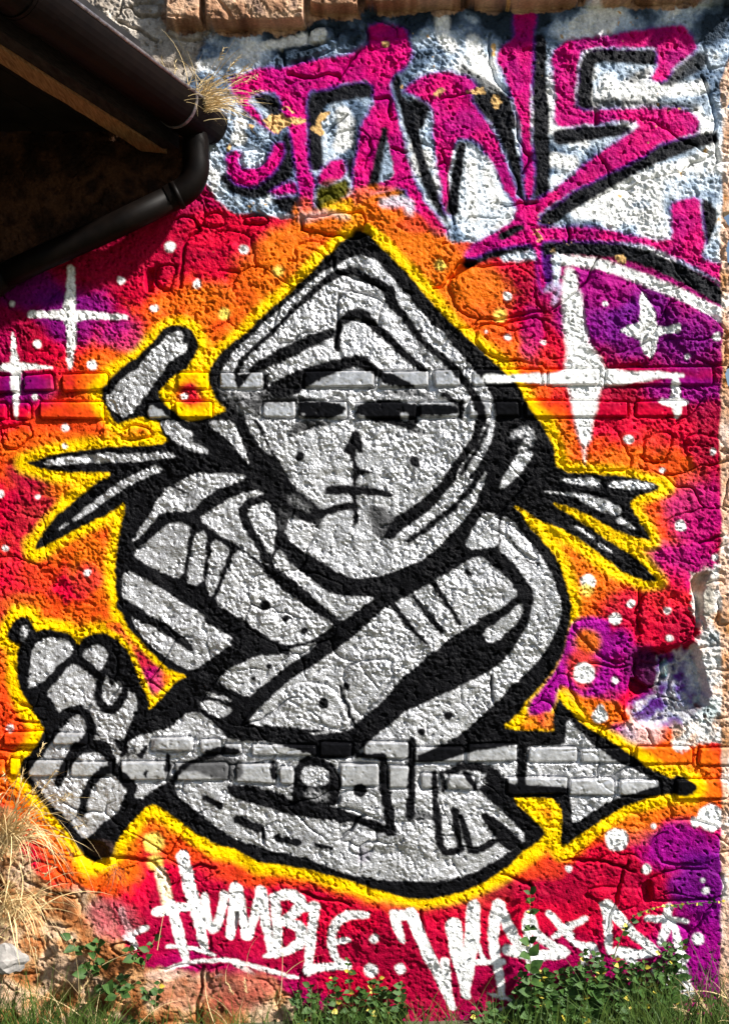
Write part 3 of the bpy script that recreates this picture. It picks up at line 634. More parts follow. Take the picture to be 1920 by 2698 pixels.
pit('A 900,1640 950,1640 945,1780 900,1780', .05, 5)
pit('A 930,1600 1000,1640 960,1760', .02)
pit('F 110,300 180,180 280,180 200,230', .035, 6)
pit('K 1220,1120 1260,1090 1270,1190 1230,1200', .03, 5)
pit('L 1050,430 1068,430 1065,500 1050,500', .04, 4)
pit('L 360,110 480,130 480,220 380,210', .05, 9)
pit('E 850,110 960,90 960,135 840,165', .03, 6)
# rubble footing swells forward at lower left, the coping line steps out above
H += .05 * sstep(2250, 2500, Y + 60 * n1) * sstep(900, 300, X) * (0.7 + .6 * fbm(X, Y, 150, 261, 2))

# pieces one can tell apart: bricks and stones are cut out of the same relief
label = np.zeros((NY, NX), np.int32)   # per vertex first
pieces = []
SD = np.full((NY, NX), 1e3, np.float32)
smooth_mask = np.zeros((NY, NX), np.float32)

def add_piece(kind, p, proud, dome, warp, gd, gw):
    w_ = win(p, 40)
    sd_ = poly_sd(p, X[w_] + warp * 1.5 * n2[w_] + .5 * warp * SPK[w_], Y[w_] + warp * (n2[w_] - n1[w_]))
    inside = (sd_ < 0) & (label[w_] == 0)
    if inside.sum() < 30: return
    pieces.append((kind, len(pieces) + 1))
    lw = label[w_]; lw[inside] = len(pieces)
    if kind == 'brick':
        up = sstep(0, 4.0, -sd_)
        flat = sstep(1.0, 5.0, -sd_)
        base = float(np.median(H[w_][inside]))
        H[w_] = H[w_] * (1 - .8 * flat) + .8 * flat * base + up * proud * (sd_ < 0) - gd * np.exp(-(sd_ / gw) ** 2)
        smooth_mask[w_] = np.maximum(smooth_mask[w_], flat)
    else:
        inn = np.clip(-sd_, 0, 40)
        H[w_] += (sd_ < 0) * (proud * sstep(0, 7, inn) + dome * (1 - np.exp(-inn / 16))) - gd * sstep(-.35, .35, fbm(X[w_], Y[w_], 70, 271, 2) + .12) * np.exp(-(sd_ / gw) ** 2)

rb = random.Random(3)
def brick(x0, x1, y0, y1, tilt=0.0, proud=None, round_=5):
    j = lambda a: a + rb.uniform(-2.5, 2.5)
    p = np.array([(j(x0) + round_, j(y0)), (j(x1) - round_, j(y0 + tilt)), (j(x1), j(y0) + round_ + tilt), (j(x1), j(y1) - round_ + tilt), (j(x1) - round_, j(y1 + tilt)), (j(x0) + round_, j(y1)), (j(x0), j(y1) - round_), (j(x0), j(y0) + round_)], np.float32)
    add_piece('brick', p, rb.uniform(.006, .014) if proud is None else proud, 0, .9, .011, 3.0)
for x0, x1 in [(-480, -340), (-330, -190), (-180, -40), (-30, 52), (62, 143), (164, 287), (470, 553), (579, 697), (800, 986), (998, 1131), (1141, 1212), (1243, 1424), (1440, 1579), (1594, 1877)]:
    yt = 988 - 19 * max(0, x0) / 1600; brick(x0, x1, yt, yt + 47, -19 * (x1 - x0) / 1600)
for x0, x1 in [(-430, -290), (-280, -140), (-130, 20), (30, 80), (103, 277), (388, 452), (462, 560), (690, 781), (785, 917), (938, 1098), (1104, 1209), (1233, 1296), (1300, 1367), (1382, 1655), (1672, 1811)]:
    yt = 1061 - 5 * max(0, x0) / 1600; brick(x0, x1, yt, yt + 44)
for x0, x1, y0, y1 in [(-300, -160, 1925, 1965), (-150, -10, 1926, 1966), (10, 120, 1928, 1966), (138, 234, 1930, 1961), (397, 509, 1940, 1982), (528, 583, 1946, 1986), (590, 640, 1960, 1992), (661, 834, 1960, 1993), (843, 928, 1955, 1996), (957, 1076, 1953, 2000), (1091, 1222, 1965, 2008), (1228, 1363, 1961, 2008), (1391, 1524, 1969, 2012), (1529, 1662, 1970, 2013), (1674, 1824, 1969, 2015), (1838, 1940, 1971, 2018),
                       (-230, -90, 1998, 2044), (-80, 15, 1998, 2044), (25, 56, 1999, 2046), (75, 173, 2001, 2048), (185, 300, 2003, 2049), (319, 441, 2005, 2055), (460, 600, 2008, 2058), (620, 728, 2012, 2064), (735, 775, 2020, 2066), (893, 1001, 2012, 2074), (1020, 1080, 2016, 2078), (1107, 1153, 2036, 2078), (1176, 1250, 2040, 2082), (1334, 1494, 2046, 2094), (1498, 1617, 2050, 2097), (1629, 1738, 2054, 2099), (1776, 1919, 2054, 2106)]:
    brick(x0, x1, y0, y1)
STONES = ['E 580,200 640,165 720,180 745,240 760,260 590,390 575,300', 'B 670,1310 860,1300 1050,1280 1060,1370 950,1425 700,1430', 'E 800,450 880,430 1000,470 1040,500 1020,560 1010,630 930,600 800,600',
          'F 130,290 200,225 330,198 520,205 580,235 600,400 635,440 420,480 250,498 160,440 140,340', 'F 255,525 440,500 630,468 635,600 650,700 610,735 430,710 330,680 262,620', 'F 855,340 915,250 1130,305 1165,345 1200,405 1262,425 1262,500 1100,615 1020,665 900,655 855,560',
          'F 1285,410 1400,390 1595,505 1595,725 1540,735 1400,685 1300,600 1285,500', 'F 1030,735 1065,665 1150,628 1225,608 1205,735', 'F 1165,1105 1325,1095 1315,1180 1275,1275 1165,1258', 'F 1385,1155 1445,1098 1595,1125 1595,1285 1500,1325 1405,1258', 'F 705,1085 930,1065 1045,1095 1065,1200 1105,1235 1095,1295 940,1305 715,1296',
          'N 485,690 560,618 720,725 825,850 828,955 700,1005 425,1040 445,900', 'N 5,870 160,825 435,835 415,1000 395,1085 320,1132 200,1085 135,1015', 'N 135,1130 330,1158 405,1128 415,1200 388,1400 355,1555 200,1605 5,1345 5,1160', 'N 565,525 632,448 798,505 788,715 722,695 605,580', 'N 435,1065 615,1055 645,1275 560,1312 435,1238',
          'N 835,1015 1040,1005 1110,1180 900,1185 835,1100', 'N 885,1425 950,1385 1110,1400 1110,1515 900,1505', 'N 865,645 1000,565 1028,612 968,865 902,915 865,800', 'N 705,1135 820,1105 925,1250 895,1385 780,1495 685,1400', 'N 1000,700 1110,640 1110,880 980,880',
          'L 898,852 980,765 1050,705 1180,724 1246,802 1250,930 1240,985 905,985', 'L 424,782 520,705 700,676 895,655 904,760 876,900 600,916 424,858', 'L 424,868 600,925 870,912 880,985 420,985', 'L 212,522 260,505 296,560 240,626', 'L 5,350 120,345 196,400 176,466 60,536 5,480', 'L 92,222 200,196 374,322 356,366 250,346 114,288', 'L 484,562 560,544 634,582 560,616',
          'L 246,644 376,626 396,780 406,915 256,915', 'L 60,560 200,540 205,640 180,700 60,690', 'L 80,705 230,700 245,915 90,915', 'L -140,560 40,560 45,720 -140,720', 'L -120,730 70,730 80,915 -120,915', 'L 924,684 1000,646 1038,682 980,746 932,766', 'L 190,380 330,330 370,400 320,500 200,470', 'L 0,220 80,215 100,300 20,330',
          'K 872,988 1060,874 1150,786 1216,794 1178,896 1040,994', 'K 1272,1078 1590,1040 1592,1192 1285,1192 1246,1176', 'A 1234,1332 1340,1304 1376,1332 1366,1386 1244,1404', 'A 1494,1342 1560,1324 1640,1332 1640,1376 1504,1386', 'A 965,1640 1050,1610 1075,1660 1055,1775 975,1770', 'G 1115,1252 1200,1205 1386,1235 1474,1428 1436,1474 1330,1455 1284,1380 1124,1306',
          'C 1545,1015 1600,990 1690,1000 1690,1130 1545,1130', 'C 1565,1505 1640,1455 1690,1460 1690,1610 1565,1590', 'C 1455,205 1590,205 1616,320 1584,412 1494,424', 'B 586,186 722,178 722,262 590,296', 'B 738,172 900,165 900,262 740,286', 'B 912,185 1074,175 1076,260 1000,304 912,325', 'B 592,335 700,300 888,272 885,318 760,356 592,392', 'B 1095,165 1325,150 1330,232 1100,245',
          'B 300,915 380,895 465,930 455,1000 380,1030 310,1005', 'B 265,715 330,705 400,760 490,850 420,900 300,870', 'H 195,1145 300,1090 480,1090 490,1200 420,1290 310,1400 250,1330', 'H 1075,345 1120,370 1200,455 1265,560 1200,555 1100,470', 'J 985,665 1020,580 1200,590 1225,730 1100,690', 'J 1030,860 1090,770 1180,810 1190,890 1080,905', 'J 10,270 90,255 215,260 225,340 200,365 10,365',
          'K 1170,10 1330,15 1345,70 1290,90 1190,60', 'K 1300,830 1440,810 1590,850 1590,1020 1330,1040 1280,960', 'M 960,330 1220,310 1240,400 1100,420', 'D 740,1130 860,1095 930,1130 925,1180 750,1195', 'D 10,1090 160,1075 210,1140 120,1240 10,1230', 'A 560,-30 735,-40 690,110 600,70', 'A 770,70 990,20 990,120 860,110', 'A 1000,150 1230,180 1240,260 1050,250']
rs = random.Random(9)
for s_ in STONES:
    add_piece('stone', chaikin(pts(s_), 1), rs.uniform(.000, .005), rs.uniform(.001, .006), 9.0, rs.uniform(.008, .02), 3.0)
# coping stones along the wall head: they stand well proud of the face
COPE = [(-500, -330, 150), (-320, -120, 140), (-110, 60, 120), (70, 250, 90), (262, 430, 70), (440, 536, 56), (541, 806, 56), (817, 945, 28), (959, 1215, 16), (1224, 1520, 9), (1530, 1660, 6), (1670, 1800, 0), (1810, 1960, 2)]
for x0, x1, yb in COPE:
    p = np.array([(x0, -140), (x1, -140), (x1, yb - 6), (x1 - 30, yb - rs.uniform(0, 6)), ((x0 + x1) / 2, yb + rs.uniform(-4, 4)), (x0 + 20, yb), (x0, yb - 8)], np.float32)
    if yb > 60 and x0 < 430: continue
    p[:, 1] += (27 if x0 < 810 else 15) * (p[:, 1] > -100)
    add_piece('coping_stone', p, .075, .01, 3.0, .01, 3.0)
H += mic * (1 - .72 * smooth_mask) + .0006 * SPK
# the two brick bands are rough where the render was scraped over them
H = H.astype(np.float32)

# cell labels: a cell belongs to a piece when its four corners do
cl = label[:-1, :-1].copy()
same = (label[1:, :-1] == cl) & (label[:-1, 1:] == cl) & (label[1:, 1:] == cl)
cl[~same] = 0
# ragged right end of the wall
yy = ys[:-1]
xr = 1946 + 6 * np.sin(yy / 37) 
rag = 1911 + 7 * np.sin(yy / 31) + 6 * np.sin(yy / 13.7 + 1)
gaps = ((yy > 232) & (yy < 285)) | ((yy > 560) & (yy < 700)) | ((yy > 965) & (yy < 1030))
xr = np.where(gaps, rag, xr)
valid = xs[None, 1:] <= xr[:, None]

WY3 = -H           # toward the camera is -Y
WXm = ((X - 960) * S).astype(np.float32)
WZm = ((PYG - Y) * S).astype(np.float32)

def cells_mesh(name, mask, mat):
    j, i = np.nonzero(mask)
    if len(j) == 0: return None
    v = np.stack([j * NX + i, (j + 1) * NX + i, (j + 1) * NX + i + 1, j * NX + i + 1], 1).ravel()
    u, inv = np.unique(v, return_inverse=True)
    co = np.stack([WXm.ravel()[u], WY3.ravel()[u], WZm.ravel()[u]], 1).astype(np.float32)
    me = bpy.data.meshes.new(name)
    nq = len(j)
    me.vertices.add(len(u)); me.vertices.foreach_set('co', co.ravel())
    me.loops.add(nq * 4); me.loops.foreach_set('vertex_index', inv.astype(np.int32).ravel())
    me.polygons.add(nq); me.polygons.foreach_set('loop_start', np.arange(0, nq * 4, 4, dtype=np.int32))
    me.polygons.foreach_set('use_smooth', np.ones(nq, bool))
    a = me.attributes.new('paint', 'FLOAT_COLOR', 'POINT')
    a.data.foreach_set('color', C.reshape(-1, 4)[u].ravel())
    me.update(calc_edges=True)
    me.materials.append(mat)
    return me

# ---------------------------------------------------------------- materials
def nmat(name):
    m = bpy.data.materials.new(name); m.use_nodes = True
    return m, m.node_tree, m.node_tree.nodes['Principled BSDF']

def wall_mat(name, rough, bump, scale):
    m, nt, b = nmat(name); N = nt.nodes; L = nt.links
    at = N.new('ShaderNodeAttribute'); at.attribute_name = 'paint'
    geo = N.new('ShaderNodeNewGeometry')
    n = N.new('ShaderNodeTexNoise'); n.inputs['Scale'].default_value = scale; n.inputs['Detail'].default_value = 4
    L.new(geo.outputs['Position'], n.inputs['Vector'])
    mr = N.new('ShaderNodeMapRange'); mr.inputs[1].default_value = .32; mr.inputs[2].default_value = .7; mr.inputs[3].default_value = .72; mr.inputs[4].default_value = 1.14
    L.new(n.outputs['Fac'], mr.inputs[0])
    mx = N.new('ShaderNodeVectorMath'); mx.operation = 'SCALE'
    L.new(at.outputs['Color'], mx.inputs[0]); L.new(mr.outputs[0], mx.inputs['Scale'])
    L.new(mx.outputs[0], b.inputs['Base Color'])
    mm = N.new('ShaderNodeMath'); mm.operation = 'MULTIPLY'; mm.inputs[1].default_value = .55
    L.new(at.outputs['Alpha'], mm.inputs[0]); L.new(mm.outputs[0], b.inputs['Metallic'])
    rr = N.new('ShaderNodeMapRange'); rr.inputs[3].default_value = rough; rr.inputs[4].default_value = .34
    b.inputs['Specular IOR Level'].default_value = .05
    L.new(at.outputs['Alpha'], rr.inputs[0]); L.new(rr.outputs[0], b.inputs['Roughness'])
    bp_ = N.new('ShaderNodeBump'); bp_.inputs['Strength'].default_value = bump; bp_.inputs['Distance'].default_value = .004
    n2_ = N.new('ShaderNodeTexNoise'); n2_.inputs['Scale'].default_value = 170; n2_.inputs['Detail'].default_value = 4
    L.new(geo.outputs['Position'], n2_.inputs['Vector']); L.new(n2_.outputs['Fac'], bp_.inputs['Height']); L.new(bp_.outputs[0], b.inputs['Normal'])
    return m

def plain(name, c1, c2, rough=.6, scale=12, metal=0, bump=.2, stretch=None, dist=.004):
    m, nt, b = nmat(name); N = nt.nodes; L = nt.links
    tc = N.new('ShaderNodeNewGeometry'); src = tc.outputs['Position']
    if stretch:
        mp = N.new('ShaderNodeMapping'); mp.inputs['Scale'].default_value = stretch[0]; mp.inputs['Rotation'].default_value = stretch[1]
        L.new(src, mp.inputs['Vector']); src = mp.outputs[0]
    n = N.new('ShaderNodeTexNoise'); n.inputs['Scale'].default_value = scale; n.inputs['Detail'].default_value = 6
    L.new(src, n.inputs['Vector'])
    cr = N.new('ShaderNodeValToRGB'); cr.color_ramp.elements[0].position = .3; cr.color_ramp.elements[1].position = .7
    cr.color_ramp.elements[0].color = (*c1, 1); cr.color_ramp.elements[1].color = (*c2, 1)
    L.new(n.outputs['Fac'], cr.inputs[0]); L.new(cr.outputs[0], b.inputs['Base Color'])
    b.inputs['Roughness'].default_value = rough; b.inputs['Metallic'].default_value = metal
    bp_ = N.new('ShaderNodeBump'); bp_.inputs['Strength'].default_value = bump; bp_.inputs['Distance'].default_value = dist
    L.new(n.outputs['Fac'], bp_.inputs['Height']); L.new(bp_.outputs[0], b.inputs['Normal'])
    return m

M_WALL = wall_mat('painted_render', .5, .9, 95)
M_BRICK = wall_mat('painted_brick', .38, .2, 40)
M_CORE = plain('rubble_core', (.30, .22, .15), (.55, .47, .40), .9, 14, bump=.8, dist=.02)
M_GUT = plain('dark_brown_gutter', (.0016, .0010, .0008), (.0045, .0028, .0021), .5, 20, metal=.0, bump=.08)
M_RIM = plain('highlight_metal_rim', (.10, .09, .10), (.34, .32, .33), .35, 60, metal=.7, bump=.1)  # paler than the gutter: the rim's silvery highlight put into the colour
M_WOOD = plain('dark_stained_board', (.008, .006, .006), (.028, .024, .022), .7, 10, bump=.5, stretch=((6, 1.6, 26), (0, 0, R(-17.6))))
M_RAW = plain('weathered_wood_edge', (.13, .065, .028), (.30, .165, .075), .8, 12, bump=.5, stretch=((14, 1.4, 14), (0, 0, R(-17.6))))
M_SOFF = plain('near_black_board', (.006, .005, .004), (.014, .011, .009), .9, 10, bump=.4)  # plain near-black brown for soffit and roof deck
M_ROOF = plain('dark_roof_tile', (.012, .012, .013), (.03, .028, .028), .7, 9, bump=.4)
M_HOUSE = plain('brown_house_wall', (.05, .035, .025), (.10, .07, .05), .9, 8, bump=.6)
M_STRAW = plain('dry_straw', (.52, .36, .14), (.80, .62, .34), .7, 30, bump=0)
M_TWIG = plain('red_dry_twig', (.20, .05, .02), (.34, .10, .04), .7, 30, bump=0)
M_STEM = plain('plant_stem', (.07, .10, .025), (.16, .10, .04), .6, 40, bump=0)
M_LEAF = plain('green_leaf', (.012, .040, .006), (.048, .105, .016), .62, 40, bump=.1)
M_LEAF2 = plain('yellowed_leaf', (.30, .26, .03), (.48, .36, .04), .5, 26, bump=.1)
M_GRASS = plain('grass_blade', (.016, .048, .006), (.085, .13, .02), .6, 9, bump=0)
M_GROUND = plain('earth_and_grass', (.035, .045, .016), (.10, .085, .05), .95, 3, bump=.6, dist=.03)
M_ROCK = plain('grey_rock', (.16, .15, .14), (.34, .32, .30), .9, 18, bump=.6, dist=.01)
for m_ in (M_GUT, M_WOOD, M_SOFF, M_ROOF, M_RAW):
    m_.node_tree.nodes['Principled BSDF'].inputs['Specular IOR Level'].default_value = .07
for m_ in (M_LEAF, M_LEAF2, M_GRASS):
    m_.node_tree.nodes['Principled BSDF'].inputs['Specular IOR Level'].default_value = .25

# ---------------------------------------------------------------- ground
bm = bmesh.new()
bmesh.ops.create_grid(bm, x_segments=60, y_segments=60, size=150)
for v in bm.verts:
    r_ = math.hypot(v.co.x, v.co.y)
    v.co.z = .02 * math.sin(v.co.x * .7) * math.cos(v.co.y * .5) if r_ > 6 else 0
g = bm_obj('ground', bm, M_GROUND, smooth=True); tag(g, kind='structure')

# ---------------------------------------------------------------- the painted wall
wall = empty('graffiti_wall', (0, 0, 0))
tag(wall, 'rough rubble and brick wall covered by a silver hooded warrior mural', 'wall')
pm = cells_mesh('painted_render', (cl == 0) & valid, M_WALL)
link('painted_render', pm, None, wall)
order = np.argsort(cl.ravel(), kind='stable'); scl = cl.ravel()[order]
for kind, idx in pieces:
    a, b_ = np.searchsorted(scl, [idx, idx + 1])
    if b_ - a < 8: continue
    mk = np.zeros(cl.size, bool); mk[order[a:b_]] = True
    me = cells_mesh(kind, mk.reshape(cl.shape) & valid, M_BRICK if kind == 'brick' else M_WALL)
    if me: link(kind, me, None, wall)
# body of the wall behind the face, with its broken right end and head
bm = bmesh.new()
prof = [(float(ys[k]), float(xr[min(k, len(xr) - 1)])) for k in range(0, NY, 6)]
back = .42
rows = []
for py_, xe in prof:
    i = min(np.searchsorted(xs, xe) - 1, NX - 1); j = min(np.searchsorted(ys, py_), NY - 1)
    z = (PYG - py_) * S; x_ = (xs[i] - 960) * S
    f = bm.verts.new((x_, -float(H[j, i]) + .001, z))
    m1 = bm.verts.new((x_ + .02 * math.sin(py_ * .09) - .012, .14, z + .01 * math.sin(py_ * .2)))
    e = bm.verts.new((x_ + .015 * math.sin(py_ * .05 + 1) - .02, back, z))
    l = bm.verts.new(((xs[0] - 960) * S, back, z))
    rows.append((f, m1, e, l))
for a, b_ in zip(rows[:-1], rows[1:]):
    for k in range(3): bm.faces.new((a[k], b_[k], b_[k + 1], a[k + 1]))
t0 = rows[0]; tl = bm.verts.new(((xs[0] - 960) * S, -.05, t0[0].co.z - .004)); t0[0].co.z -= 0
bm.faces.new((t0[0], t0[1], t0[2], t0[3], tl))
bm_obj('wall_core', bm, M_CORE, wall)

# ---------------------------------------------------------------- neighbouring building: eaves, gutter, downpipe
U = Vector((-0.387, -0.922, 0)).normalized()      # along the eaves, away from the wall
Nn = Vector((-0.922, 0.387, 0)).normalized()      # into the building
E0 = Vector((-0.528, -0.012, 3.5565))            # front rim where it meets the wall
def ev(t, o, z): return E0 + U * t + Nn * o + Vector((0, 0, z - E0.z))

def prism(name, prof, t0, t1, mat, parent, segs=1, smooth=False, closed=True, jit=0):
    bm = bmesh.new(); rings = []
    for k in range(segs + 1):
        t_ = t0 + (t1 - t0) * k / segs
        ring = []
        for (o, z) in prof:
            # keep every end clear of the painted wall
            tt = t_
            p = ev(tt, o, z)
            if k == 0 and p.y > -.03: tt = t_ + (p.y + .03) / .922; p = ev(tt, o, z)
            if jit: p = p + Vector((random.uniform(-jit, jit), 0, random.uniform(-jit, jit)))
            ring.append(bm.verts.new(p))
        rings.append(ring)
    n = len(prof)
    for a, b_ in zip(rings[:-1], rings[1:]):
        for k in range(n if closed else n - 1):
            bm.faces.new((a[k], a[(k + 1) % n], b_[(k + 1) % n], b_[k]))
    if closed:
        bm.faces.new(rings[0][::-1]); bm.faces.new(rings[-1])
    bmesh.ops.recalc_face_normals(bm, faces=bm.faces)
    return bm_obj(name, bm, mat, parent, smooth)

def tube(name, path, rad, mat, parent=None, n=14, smooth=True, cap=True):
    bm = bmesh.new(); rings = []
    path = [Vector(p) for p in path]
    rad = [rad] * len(path) if np.isscalar(rad) else rad
    up = Vector((.13, .9, .2)).normalized()
    for k, p in enumerate(path):
        d = (path[min(k + 1, len(path) - 1)] - path[max(k - 1, 0)]).normalized()
        a = d.cross(up).normalized(); b_ = d.cross(a).normalized()
        rings.append([bm.verts.new(p + (a * math.cos(2 * math.pi * q / n) + b_ * math.sin(2 * math.pi * q / n)) * rad[k]) for q in range(n)])
    for r0, r1 in zip(rings[:-1], rings[1:]):
        for q in range(n): bm.faces.new((r0[q], r0[(q + 1) % n], r1[(q + 1) % n], r1[q]))
    if cap and n > 3: bm.faces.new(rings[0][::-1]); bm.faces.new(rings[-1])
    bmesh.ops.recalc_face_normals(bm, faces=bm.faces)
    return bm_obj(name, bm, mat, parent, smooth)

def smooth_path(ps, it=3):
    ps = [Vector(p) for p in ps]
    for _ in range(it):
        q = [ps[0]]
        for a, b_ in zip(ps[:-1], ps[1:]):
            q += [a * .75 + b_ * .25, a * .25 + b_ * .75]
        ps = q + [ps[-1]]
    return ps

house = empty('neighbouring_house', (-1.75, -.6, 0))
tag(house, 'dark timber eaves of the neighbouring house jutting in at upper left', 'house')
LEN = 3.0
prism('wall', [(.96, -.05), (1.26, -.05), (1.26, 3.52), (.96, 3.52)], 0, LEN, M_HOUSE, house)
prism('fascia_board', [(.176, 3.437), (.235, 3.437), (.235, 3.655), (.176, 3.65)], 0, LEN, M_WOOD, house, 24, jit=.0012)
prism('wood_batten', [(.2365, 3.428), (.325, 3.436), (.325, 3.49), (.2365, 3.49)], 0, LEN, M_RAW, house, 60, jit=.0022)
for k in range(5):
    o0 = .328 + k * .125
    prism('soffit_board', [(o0, 3.505), (o0 + .121, 3.505), (o0 + .121, 3.522), (o0, 3.522)], 0, LEN, M_SOFF, house, 6, jit=.001)
deck = prism('roof_deck', [(.24, 3.66), (1.3, 4.18), (1.3, 4.21), (.24, 3.69)], 0, LEN, M_SOFF, house)
for k in range(9):
    o0 = .03 + k * .14; z0 = 3.59 + k * .0715
    prism('roof_tile_course', [(o0, z0), (o0 + .16, z0 + .075), (o0 + .16, z0 + .10), (o0, z0 + .028)], .58 if k < 2 else 0, LEN, M_ROOF, deck, 20, jit=.002)
gut = empty('roof_gutter', tuple(E0 + Nn * .085 + Vector((0, 0, -.09))))
tag(gut, 'dark brown half round gutter running along the eaves to the wall', 'gutter')
rg = .085; czg = E0.z
pr = [( .085 - rg * math.cos(a), czg - .015 - rg * 1.1 * math.sin(a)) for a in np.linspace(0, math.pi, 15)]
pin = [( .085 - (rg - .005) * math.cos(a), czg - .015 - (rg - .005) * 1.1 * math.sin(a)) for a in np.linspace(math.pi, 0, 15)]
trough = prism('gutter_trough', [(0, czg)] + pr + [(.17, czg), (.165, czg)] + pin + [(.005, czg)], .02, LEN, M_GUT, gut, 12, smooth=False)
tube('gutter_rim', [ev(t_, .001, czg + .004) for t_ in np.linspace(.03, LEN, 20)], .0075, M_RIM, gut, 10)
cp = [ev(.022, o, z) for o, z in [(0.001, czg)] + pr + [(.169, czg)]]
bm = bmesh.new(); f1_ = [bm.verts.new(Vector((p.x, min(p.y, -.028), p.z))) for p in cp]; f2_ = [bm.verts.new(v.co + U * .012) for v in f1_]
bm.faces.new(f1_); bm.faces.new(f2_[::-1])
for k in range(len(cp)): bm.faces.new((f1_[k], f2_[k], f2_[(k + 1) % len(cp)], f1_[(k + 1) % len(cp)]))
bmesh.ops.recalc_face_normals(bm, faces=bm.faces); bm_obj('end_cap', bm, M_GUT, gut)
for t_ in (.25, 1.16):
    pj = [(.085 - (rg + .004) * math.cos(a), czg - .015 - (rg + .004) * 1.1 * math.sin(a)) for a in np.linspace(-.1, math.pi * .9, 18)]
    pk = [(.085 - (rg + .0005) * math.cos(a), czg - .015 - (rg + .0005) * 1.1 * math.sin(a)) for a in np.linspace(math.pi * .9, -.1, 18)]
    prism('joint_strap', pj + pk, t_, t_ + .014, M_RIM if t_ < .5 else M_GUT, trough)
    prism('joint_collar', [(a * 1.0, b_ - .0015) for a, b_ in pj] + pk, t_ - .1, t_ - .002, M_GUT, trough)

dp = empty('downpipe', tuple(px2w(0, 720, -.10)))
tag(dp, 'brown downpipe with an elbow leading from the gutter to the house', 'downpipe')
YP = -.10
el = smooth_path([px2w(516, 345, YP), px2w(515, 400, YP), px2w(518, 455, YP), px2w(495, 500, YP), px2w(445, 525, YP)], 3)
tube('elbow', el, [.040 + .012 * min(1, k / 8) for k in range(len(el))], M_GUT, dp, 20)
outl = tube('outlet', [px2w(516, 352, YP), px2w(515.5, 394, YP)], [.043, .046], M_GUT, dp, 20)
tube('outlet_collar', [px2w(515.5, 388, YP), px2w(515.5, 398, YP)], [.0485, .0485], M_GUT, outl, 20)
lp = [px2w(470, 514, YP), px2w(300, 596, YP), px2w(120, 676, YP), px2w(10, 728, YP - .02)]
lp2 = smooth_path([px2w(20, 723, YP), px2w(-30, 757, YP - .02), px2w(-62, 790, YP - .03), px2w(-66, 860, YP - .03), px2w(-66, 960, YP - .03)], 2)
pipe = tube('pipe', lp, .0495, M_GUT, dp, 20)
tube('pipe_collar', [px2w(474, 512, YP), px2w(462, 518, YP)], .0555, M_GUT, pipe, 20)
tube('pipe_bend', lp2, .054, M_GUT, dp, 20)
tube('standpipe', [lp2[-1] + Vector((0, 0, .03)), Vector((lp2[-1].x, lp2[-1].y, .02))], .0495, M_GUT, dp, 20)

# ---------------------------------------------------------------- vegetation
def ribbon(bm, p0, dirv, length, width, bend, segs=4, droop=0.0):
    side = dirv.cross(Vector((0, 1, 0)))
    if side.length < 1e-3: side = Vector((1, 0, 0))
    side = (side.normalized() + Vector((0, random.uniform(-.6, .6), 0))).normalized()
    p = Vector(p0); d = Vector(dirv).normalized(); prev = None
    for k in range(segs + 1):
        w_ = width * (1 - k / segs) ** .7
        if k == segs: cur = [bm.verts.new(p)]
        else: cur = [bm.verts.new(p - side * w_ / 2), bm.verts.new(p + side * w_ / 2)]
        if prev:
            if len(cur) == 2: bm.faces.new((prev[0], prev[1], cur[1], cur[0]))
            else: bm.faces.new((prev[0], prev[1], cur[0]))
        prev = cur
        p = p + d * (length / segs)
        d = (d + bend / segs + Vector((0, 0, -droop / segs))).normalized()

def wall_y(px, py):
    i = int(np.clip(np.searchsorted(xs, px), 0, NX - 1)); j = int(np.clip(np.searchsorted(ys, py), 0, NY - 1))
    return -float(H[j, i])

# grass along the foot of the wall
bm = bmesh.new()
rg_ = random.Random(21)
random.seed(21)
def grass_density(px):
    if px < 330: return 1.0
    if px < 760: return .2
    if px < 1120: return .4
    if px < 1650: return .3
    return 1.3
for k in range(5200):
    px = rg_.uniform(-350, 2250)
    if rg_.random() > grass_density(px) / 1.3: continue
    x_ = (px - 960) * S; y_ = -abs(rg_.gauss(0, .16)) - .06
    hmax = .30 if px < 250 else (.20 if px < 1500 else .30)
    ln = rg_.uniform(.07, hmax) * (1 + .5 * rg_.random() ** 4)
    d = Vector((rg_.gauss(0, .32), rg_.gauss(-.05, .2), 1)).normalized()
    ribbon(bm, (x_, y_, -.005), d, ln, rg_.uniform(.002, .0045), Vector((rg_.gauss(0, .7), rg_.gauss(-.1, .3), 0)), 5, rg_.uniform(0, 1.0))
g = bm_obj('grass', bm, M_GRASS); tag(g, 'thin green grass growing along the foot of the painted wall', 'grass', kind='stuff')
bm = bmesh.new()
for k in range(2600):
    x_ = rg_.uniform(-3.2, 4.5); y_ = -.3 - 2.2 * rg_.random() ** 1.4
    d = Vector((rg_.gauss(0, .4), rg_.gauss(0, .4), 1)).normalized()
    ribbon(bm, (x_, y_, -.005), d, rg_.uniform(.04, .12), rg_.uniform(.003, .005), Vector((rg_.gauss(0, .6), rg_.gauss(0, .4), 0)), 3, .5)
g = bm_obj('lawn', bm, M_GRASS); tag(g, 'short rough grass on the ground before the wall', 'grass', kind='stuff')

